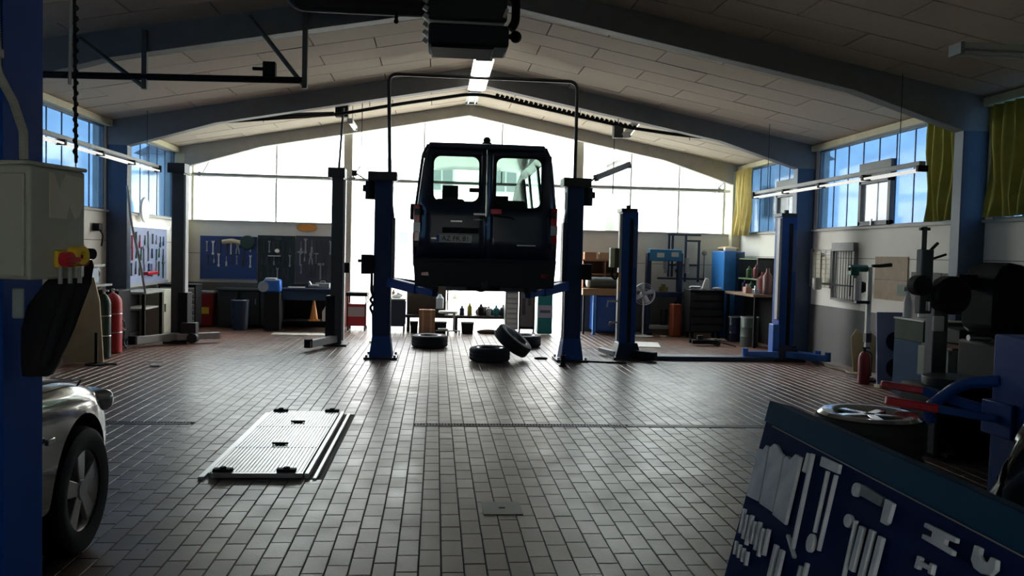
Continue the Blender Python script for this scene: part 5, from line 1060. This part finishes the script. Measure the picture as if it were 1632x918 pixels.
# ------------------------------------------------------------ right wall
t = thing('wire_shelf', 'pale wire grid hanging on the white right wall', 'wire grid', (XR - .06, 14.15, 1.56))
b = B()
for k in range(9): b.cyl((0, -.38, -.32 + k * .08), (0, .38, -.32 + k * .08), .005, 5)
for y in (-.38, -.19, 0, .19, .38): b.cyl((0, y, -.32), (0, y, .32), .005, 5)
O('grid_wires', b, M('wire_grey', (.3, .3, .28), .4), t, kind='stuff')
for sy in (-1, 1): O('frame_bar', B().bb(-.01, .045, sy * .38 - .012, sy * .38 + .012, -.33, .34), M('wire_grey'), t)
for nm, y0, y1, z0, z1, m in (('paper_sheet', -.35, -.03, -.28, .2, CREAM), ('paper_sheet', .03, .35, -.28, .28, CREAM)): O(nm, B().bb(.012, .016, y0, y1, z0, z1), M('sheet_cream', (.55, .52, .4), .8), t)
t = thing('hanging_rack', 'grey metal rack with vertical wires on the right wall', 'rack', (XR - .05, 13.35, 1.53))
O('top_plate', B().bb(-.03, .05, -.38, .38, .33, .47), M('rack_grey', (.2, .2, .2), .5), t, .006)
for k in range(9): O('vertical_wire', B().cyl((0, -.36 + k * .09, -.46), (0, -.36 + k * .09, .35), .008, 6), M('rack_grey'), t)
O('bottom_bar', B().bb(-.015, .05, -.38, .38, -.48, -.45), M('rack_grey'), t); O('side_bar', B().bb(-.015, .05, -.385, -.365, -.47, .4), M('rack_grey'), t); O('side_bar', B().bb(-.015, .05, .365, .385, -.47, .4), M('rack_grey'), t)
one('hanging_cup', B().lathe((0, 0, 0), [(.06, 0), (.075, .02), (.075, .2), (.065, .2), (.055, .02)], 18), LGREY, 'pale grey cup hooked on the rail left of the wall rack', 'cup', (XR - .2, 13.95, 1.2))
one('tool_rail', B().cyl((0, 12.7, 0), (0, 14.2, 0), .012, 6).box((.02, 12.75, 0), (.1, .04, .04)), DARK, 'thin dark rail along the right wall behind the rack', 'rail', (XR - .07, 0, 1.3))
one('black_ball_hook', B().sphere((0, 0, 0), .09, (1, 1, 1), 8), BLACK, 'black round pad at the end of the wall rail', 'pad', (XR - .1, 12.62, 1.3))
t = thing('paper_chart', 'faded brown chart on the white right wall', 'chart', (XR - .004, 11.95, 1.48)); O('sheet', B().bb(-.012, 0, -.45, .45, -.34, .3), M('chart_tan', (.36, .28, .2), .8, var=.3, scale=10), t); O('dark_line', B().bb(-.015, -.012, -.45, .45, -.05, -.035), DARK, t); O('corner_print', B().bb(-.015, -.012, -.44, -.2, -.26, -.1), M('print_green_grey', (.12, .15, .12), .7), t)
t = thing('machine_stand', 'pale upright stand with green head near the right wall', 'stand', (6.15, 11.55, 0))
O('pole', B().bb(-.03, .03, -.03, .03, .03, 1.62), LGREY, t, .006); O('base', B().bb(-.16, .16, -.18, .18, 0, .03), DARK, t, .006); O('green_motor', B().cyl((-.3, 0, 1.6), (-.04, 0, 1.6), .05, 14).bb(-.3, -.18, -.05, .05, 1.5, 1.62), GRN, t, .006); O('grip_handle', B().tube([(.03, 0, 1.64), (.14, 0, 1.64), (.32, 0, 1.66)], .02, 8, r2=.03), BLACK, t); O('white_cylinder', B().cyl((-.17, 0, 1.14), (-.17, 0, 1.46), .05, 14), PAPER, t, .01); O('side_rod', B().cyl((-.28, 0, 1.2), (-.28, 0, 1.52), .012, 6), DARK, t); O('bottom_clamp', B().bb(-.2, .0, -.04, .04, 1.1, 1.14), DARK, t); O('lower_clamp', B().bb(-.04, .04, -.05, .04, .55, .68), DARK, t)
one('cardboard_sheet', B().prism([(-.22, 0), (.16, -.02), (.2, .5), (.05, .62), (.02, .5), (-.14, .62), (-.24, .5)], .012, XZ(0)), M('card_cream', (.5, .42, .22), .8), 'torn cream cardboard sheet behind the fire extinguisher', 'cardboard', (6.26, 11.75, .1), rot=(-.1, 0, .2))
t = thing('fire_extinguisher', 'dark red fire extinguisher at the foot of the pale stand', 'fire extinguisher', (5.96, 11.24, 0)); O('cylinder', B().lathe((0, 0, 0), [(.07, 0), (.08, .01), (.08, .36), (.06, .42), (.025, .45)], 22), DRED, t); O('valve', B().cyl((0, 0, .44), (0, 0, .49), .02, 8).box((.02, 0, .5), (.1, .02, .02)), BLACK, t); O('hose', B().tube([(.02, 0, .46), (.11, 0, .42), (.1, 0, .1)], .01, 6, .05), BLACK, t)
t = thing('perforated_board', 'grey blue board with two dark round openings leaning by the extinguisher', 'board', (6.2, 10.95, .04)); t.rotation_euler = (-.08, 0, .05)
O('sheet', B().bb(-.21, .21, -.012, .012, 0, .98), M('board_grey_blue', (.3, .36, .6), .5, var=.3, scale=3), t, .004)
for z in (.22, .58): O('round_opening', B().lathe((.05, -.014, z), [(.01, -.004), (.13, -.004), (.13, .004), (.01, .004)], 28, 'Y'), M('opening_dark', (.008, .015, .05), .5), t)
O('foot_block', B().bb(-.24, .1, -.12, .02, -.04, .0), CREAM, t)
t = thing('boarding', 'dark brown boarded panel on the right wall behind the cabinets', 'panel', (XR - .0, 10.75, 1.15))
for k in range(5): O('panel_board', B().bb(-.055, -.014, -.6 + k * .24, -.37 + k * .24, -.45, .42), M('panel_dark', (.03, .026, .02), .6), t, .005)
t = thing('metal_cabinet', 'blue and grey metal cabinet against the right wall', 'cabinet', (6.2, 10.1, 0)); O('body', B().bb(-.3, .25, -.35, .3, .02, .72), M('cabinet_blue_grey', (.02, .06, .12), .8, spec=.2), t, .01); O('upper_body', B().bb(-.3, .25, -.35, .3, .72, .98), M('cabinet_grey_green', (.07, .09, .07), .8, spec=.2), t, .01); O('top_edge', B().bb(-.31, .26, -.36, .31, .98, 1.0), LGREY, t, .004)
O('drawer', B().bb(-.26, .2, -.36, -.35, .77, .94), M('cabinet_grey_green'), t, .004)
for k, x in enumerate((5.98, 6.18)):
    t = thing('spray_bottle', '%s white spray bottle on the blue grey cabinet' % ('left' if k == 0 else 'right'), 'bottle', (x, 10.25, 1.002)); O('bottle', B().lathe((0, 0, 0), [(.045, 0), (.055, .01), (.055, .2), (.02, .3), (.02, .34)], 16), PAPER, t); O('trigger_head', B().box((-.02, 0, .36), (.09, .03, .05)), LGREY, t, .006)
t = thing('control_unit', 'pale grey machine box on legs right of the blue grey cabinet', 'machine', (5.95, 9.1, 0)); O('housing', B().bb(-.22, .36, -.3, .3, .42, .72), M('machine_grey_green', (.06, .08, .06), .8, spec=.2), t, .015); O('pale_side', B().bb(-.32, -.22, -.3, .3, .4, .74), M('side_grey', (.2, .22, .18), .7), t, .01); O('lower_body', B().bb(-.2, .34, -.28, .28, .04, .42), BLACK, t, .01); O('top_tray', B().bb(-.28, .4, -.3, .3, .74, .77), BROWN, t, .006)
for x in (-.02, .12): O('knob', B().cyl((x, -.3, .6), (x, -.33, .6), .025, 12), BLACK, t)
t = thing('office_printer', 'dark box with a pale keypad strip standing on the machine box', 'box', (6.2, 9.3, .772)); O('body', B().bb(-.25, .22, -.2, .2, 0, .18), BLACK, t, .02); O('keypad_strip', B().box((.0, -.18, .2), (.34, .1, .03), Matrix.Rotation(.5, 3, 'X')), M('keypad_grey_green', (.14, .17, .15), .5), t, .004)

# tyre changer and balancer
t = thing('tyre_changer', 'tyre changing machine with dark column head before the right column', 'tyre changer', (4.6, 7.1, 0))
O('cabinet', B().bb(-.3, .35, -.25, .35, .02, .62), BLACK, t, .03); O('turntable', B().cyl((0, -.02, .62), (0, -.02, .7), .27, 28), DARK, t, .008); O('column', B().bb(-.06, .08, .24, .38, .6, 1.42), M('column_grey_dark', (.06, .065, .07), .5), t, .01); O('pale_cover', B().bb(-.08, .02, .2, .24, 1.08, 1.22), LGREY, t, .01); O('swing_arm', B().bb(-.28, .0, .1, .3, 1.42, 1.52), NAVY, t, .01)
O('mount_shaft', B().bb(-.33, -.22, .02, .12, 1.25, 1.82), M('shaft_dark', (.05, .06, .07), .4), t, .012); O('shaft_rod', B().cyl((-.29, .07, 1.8), (-.29, .07, 2.02), .022, 8).box((-.29, .07, 2.0), (.09, .03, .025)), DARK, t); O('lever', B().tube([(-.24, .07, 1.8), (-.16, .07, 1.88)], .014, 6).tube([(-.2, .07, 1.74), (-.08, .07, 1.78)], .012, 6), DARK, t); O('head_disc', B().cyl((-.32, .0, 1.5), (-.32, .12, 1.5), .09, 18), BLACK, t, .01); O('head_disc', B().cyl((-.06, -.05, 1.42), (-.06, .1, 1.42), .17, 22), BLACK, t, .02); O('bright_tip', B().cyl((-.27, .0, 1.28), (-.27, .0, 1.36), .022, 10), M('chrome_tip', (.9, .9, .9), .1, metal=1), t)
O('pedal', B().bb(-.25, -.15, -.35, -.25, .05, .08), DARK, t)
t = thing('wheel_balancer', 'black wheel balancer with raised curved hood at the right edge', 'wheel balancer', (5.55, 7.7, 0))
O('cabinet', B().bb(-.28, .4, -.2, .4, .02, .95), BLACK, t, .03)
b = B(); P_ = []
hood = [(-.36, 1.1), (-.36, 1.55), (-.3, 1.66), (-.2, 1.72), (-.08, 1.7), (.3, 1.5), (.5, 1.36), (.5, 1.0), (-.2, 1.0)]
O('hood', B().prism(hood, .5, XZ(.0)), M('hood_black', (.006, .006, .007), .8, spec=.15), t, .03); O('screen_arm', B().bb(-.55, -.36, .0, .06, 1.45, 1.6), BLACK, t, .01); O('shaft', B().cyl((-.28, -.1, 1.0), (-.5, -.1, 1.0), .03, 12), STEEL, t)
t = chest('tool_chest', 'dark tool chest with pale handle strips at the right edge', (4.98, 6.55, 0), .34, .4, .93, 6, BLACK, BLACK)
# blue lift post at the right edge with red-tipped arms
t = thing('lift_post', 'blue lift post at the right frame edge with red tipped arms', 'lift post', (3.8, 5.05, 0))
O('column', B().bb(-.16, .22, -.16, .16, .02, 1.25), BLUE, t, .015); O('base_plate', B().bb(-.25, .3, -.25, .25, 0, .02), DARK, t)
a = Vector((-.1, .0, .7)); c = Vector((-.55, .12, .76)); O('lift_arm', bar(B(), a, c, .05, .05), BLUE, t, .006); c2 = Vector((-.86, .2, .8)); O('red_grip', bar(B(), c, c2, .055, .055), RED, t, .01)
a = Vector((-.12, .4, .74)); c = Vector((-.35, .6, .8)); O('red_grip', bar(B(), c - Vector((.0, 0, 0)), Vector((-.62, .7, .83)), .05, .05), RED, t, .01); O('lift_arm', bar(B(), Vector((-.1, .1, .72)), c, .06, .06), BLUE, t, .006)
O('arm_bracket', B().bb(-.2, -.1, -.1, .2, .6, .82), BLUE, t, .01); O('curved_arm', B().tube([(-.14, .1, .95), (-.28, .3, .9), (-.38, .5, .7), (-.36, .5, .6)], .04, 10, .1), BLUE, t)
# wheels stacked behind the tool panel
for k in range(3): tyre('stacked_tyre', ['bottom', 'middle', 'chrome rimmed top'][k] + ' wheel of the stack behind the foreground tool panel', (2.78 + (.1 if k == 0 else 0), 5.15, .12 + k * .245), (0, 0, k), .34, .24, M('chrome_rim', (.7, .72, .74), .15, metal=1) if k == 2 else STEEL)
top_t = [o for o in bpy.data.objects if o.get('label', '').startswith('chrome rimmed top')][0]
O('chrome_trim', B().lathe((0, 0, .1), [(.2, .0), (.23, .025), (.29, .03), (.315, .012), (.29, .012), (.23, .005)], 36, closed=True), M('chrome_rim'), top_t)
for k in range(5):
    a = k * 2 * PI / 5; O('chrome_spoke', B().box((.13 * math.cos(a), .13 * math.sin(a), .112), (.2, .06, .015), Matrix.Rotation(a, 3, 'Z')), M('chrome_rim'), top_t, .004)
# shiny black sack
b = B(); rings = []
for k in range(12):
    f = k / 11; z = f * 1.05; r = .34 * (1 - .62 * f ** 1.6); ring = []
    for i in range(26):
        a = 2 * PI * i / 26; rr_ = r * (1 + .06 * math.sin(a * 7 + k) + random.uniform(-.03, .03)); ring.append(b.bm.verts.new((rr_ * math.cos(a) + .22 * f, rr_ * math.sin(a) * .9, z + random.uniform(-.012, .012))))
    rings.append(ring)
for p, q in zip(rings, rings[1:]):
    for i in range(26): b.bm.faces.new((p[i], p[(i + 1) % 26], q[(i + 1) % 26], q[i]))
b.bm.faces.new(rings[0][::-1]); b.bm.faces.new(rings[-1])
one('plastic_sack', b, M('sack_black_gloss', (.006, .006, .007), .12, bump=.3, scale=5), 'shiny black plastic sack standing by the right blue post', 'sack', (3.32, 4.35, 0))
# hose on the floor by the right wall
one('floor_hose', B().tube([(6.2, 14.2, .02), (6.35, 13.3, .02), (6.2, 12.8, .02), (6.35, 12.5, .02), (6.2, 12.2, .02), (6.4, 11.9, .02)], .018, 8, .15), M('hose_tan', (.3, .26, .18), .7), 'tan hose lying along the foot of the right wall', 'hose')
one('drip_tray', B().bb(-.3, .3, -.2, .2, 0, .04), M('tray_tan', (.2, .16, .12), .7), 'flat tan tray on the floor behind the right blue lift arm', 'tray', (6.38, 14.3, 0), bev=.01)
one('rubber_block', B().bb(-.15, .15, -.12, .12, 0, .14), BLACK, 'black block on the floor before the grey blue board', 'block', (6.25, 10.7, 0), bev=.02)

# ------------------------------------------------------------ foreground tool panel (leaning, parallel to the aisle)
tp = thing('leaning_tool_display', 'large leaning blue tool panel with pale tools in the right foreground', 'tool panel', (1.19, 3.0, 0))
lean = math.atan2(.15, .63)
# panel frame: s runs towards the camera, d runs down the panel, n points to the aisle
Sv = Vector((0, -1, 0)); Dv = Vector((-.15, 0, -.63)).normalized(); Nv = Sv.cross(Dv).normalized()
if Nv.x > 0: Nv = -Nv
org = Vector((.115, 0, 1.2))     # extra: local to tp; panel corner s=.115
PM = Matrix(((Sv.x, -Dv.x, Nv.x, 0), (Sv.y, -Dv.y, Nv.y, 0), (Sv.z, -Dv.z, Nv.z, 1.2), (0, 0, 0, 1)))
LBL = 1.95
O('panel', B().prism([(.115, 0), (LBL, 0), (LBL, -1.18), (.115, -1.18)], .03, PM @ Matrix.Translation((0, 0, -.018))), M('panel_navy', (.003, .018, .1), .75, var=.3, spec=.15), tp, .003)
O('header_strip', B().prism([(.115, 0), (LBL, 0), (LBL, -.075), (.115, -.075)], .006, PM), M('panel_teal_blue', (.008, .07, .15), .7, spec=.15), tp, .002)
O('edge_line', B().prism([(.19, -.077), (LBL, -.077), (LBL, -.08), (.19, -.08)], .008, PM), GREY, tp)
O('back_lip', B().prism([(.115, .0), (LBL, .0), (LBL, -.012), (.115, -.012)], .07, PM @ Matrix.Translation((0, 0, -.05))), M('panel_teal_blue'), tp, .003)
for s_ in (.3, 1.75): O('support_leg', B().tube([(.05 + .02, -s_, 1.1), (.42, -s_, .0)], .02, 8), DARK, tp)
O('foot_rail', B().cyl((.42, -.3, .02), (.42, -1.75, .02), .02, 8), DARK, tp)
def pt(name, poly, label, cat, th=.012, mat=PALE, group=None, extra=None):
    b = B().prism([(s, -d) for s, d in poly], th, PM @ Matrix.Translation((0, 0, .003 + th / 2)))
    if extra: extra(b)
    for v in b.bm.verts: v.co += Vector((1.19, 3.0, 0))
    # origin at the tool itself
    c = sum((v.co for v in b.bm.verts), Vector()) / len(b.bm.verts)
    for v in b.bm.verts: v.co -= c
    o = O(name, b, mat, None, .002, loc=c); tag(o, label, cat, group)
def bar2(s0, d0, s1, d1, w_):
    a = Vector((s1 - s0, d1 - d0)).normalized(); n_ = Vector((-a.y, a.x)) * w_ / 2
    return [(s0 + n_.x, d0 + n_.y), (s1 + n_.x, d1 + n_.y), (s1 - n_.x, d1 - n_.y), (s0 - n_.x, d0 - n_.y)]
def oval(s, d, a, c, n=18): return [(s + a * math.cos(2 * PI * k / n), d + c * math.sin(2 * PI * k / n)) for k in range(n)]
pt('flat_blade', [(.15, .17), (.19, .165), (.205, .145), (.228, .148), (.262, .33), (.158, .34)], 'leftmost of three wide pale blades on the foreground panel', 'blade')
pt('flat_blade', [(.236, .147), (.262, .127), (.285, .127), (.32, .14), (.352, .145), (.376, .33), (.272, .333)], 'middle of three wide pale blades on the foreground panel', 'blade')
pt('flat_blade', [(.362, .15), (.38, .14), (.4, .148), (.43, .122), (.468, .122), (.484, .337), (.384, .336)], 'rightmost of three wide pale blades on the foreground panel', 'blade')
pt('t_handle_rod', bar2(.53, .095, .562, .385, .012), 'long thin rod with cross handle right of the wide blades', 'rod', extra=lambda b: b.prism([(s, -d) for s, d in bar2(.512, .36, .588, .404, .01)], .012, PM @ Matrix.Translation((0, 0, .009))))
pt('short_ruler', bar2(.508, .1, .508, .16, .018), 'short pale strip beside the top of the long rod', 'strip')
pt('puller_frame', [(.594, .088), (.703, .085), (.707, .112), (.596, .117)], 'pale rectangular head above the two thin hanging rods', 'puller')
pt('thin_rod', bar2(.644, .12, .662, .3, .009), 'thin rod ending in the large oval weight', 'rod')
pt('round_weight', oval(.659, .333, .022, .027), 'large pale oval weight at the foot of the thin rod', 'weight')
pt('thin_rod', bar2(.694, .118, .709, .338, .009), 'thin plain rod right of the oval weight', 'rod')
pt('oval_disc', oval(.817, .126, .019, .019), 'upper pale oval disc beside the ribbed plate', 'disc'); pt('oval_disc', oval(.82, .213, .02, .018), 'lower bright oval disc under the ribbed plate', 'disc')
pt('ribbed_plate', [(.84, .104), (.95, .107), (.948, .134), (.843, .134)], 'dim ribbed rectangular plate between the disc and the block', 'plate', mat=M('dim_plate', (.16, .19, .2), .5, var=.4, scale=30))
pt('upright_block', [(.962, .107), (1.0, .109), (1.0, .16), (.99, .168), (.967, .168)], 'pale upright block right of the ribbed plate', 'block')
pt('thin_rod', bar2(.853, .2, .868, .36, .008), 'thin rod hanging below the bright oval disc', 'rod')
for k, (s, d0, d1) in enumerate(((.892, .205, .325), (.94, .198, .33), (.985, .2, .335))): pt('long_bar', bar2(s, d0, s + .004, d1, .021), '%s of three pale long bars under the upright block' % ['first from the left', 'middle one', 'last from the left'][k], 'bar')
pt('h_bracket', [(1.14, .112), (1.258, .108), (1.259, .12), (1.225, .122), (1.225, .136), (1.259, .137), (1.26, .149), (1.143, .149), (1.143, .138), (1.175, .137), (1.175, .123), (1.14, .123)], 'pale H shaped bracket on the right of the foreground panel', 'bracket')
pt('i_bracket', [(1.145, .19), (1.16, .19), (1.16, .198), (1.195, .197), (1.195, .188), (1.208, .188), (1.21, .213), (1.196, .213), (1.196, .207), (1.16, .209), (1.16, .219), (1.145, .22)], 'pale I shaped bracket below the H shaped one', 'bracket')
cs = [(1.319, .102), (1.338, .102), (1.34, .116), (1.352, .124), (1.37, .122), (1.374, .108), (1.392, .108), (1.397, .128), (1.385, .144), (1.36, .15), (1.335, .148), (1.32, .134)]
pt('horseshoe_plate', cs, 'pale horseshoe plate with small holes at the panel right end', 'plate')
for k in range(7):
    s = .165 + k * .036; pt('small_key', bar2(s, .385 + (k % 2) * .01, s + .012, .47 + (k % 3) * .008, .014), '%s narrow pale key from the left under the wide blades' % ORD[k], 'key', group='row of narrow keys on the foreground panel')
for k, s in enumerate((.46, .505)): pt('file', bar2(s, .41, s + .012, .56, .022), '%s pale file below the wide blades' % ('left' if k == 0 else 'right'), 'file')
for k in range(4): pt('short_pin', bar2(.17 + k * .035, .5, .18 + k * .035, .545, .012), '%s short pale pin from the left, bottom left of the panel' % ORD[k], 'pin', group='short pins on the foreground panel')
for k, s in enumerate((.638, .668)): pt('punch', bar2(s, .39 if k else .41, s + .005, .46, .012), '%s small punch below the two thin rods' % ('left' if k == 0 else 'right'), 'punch')
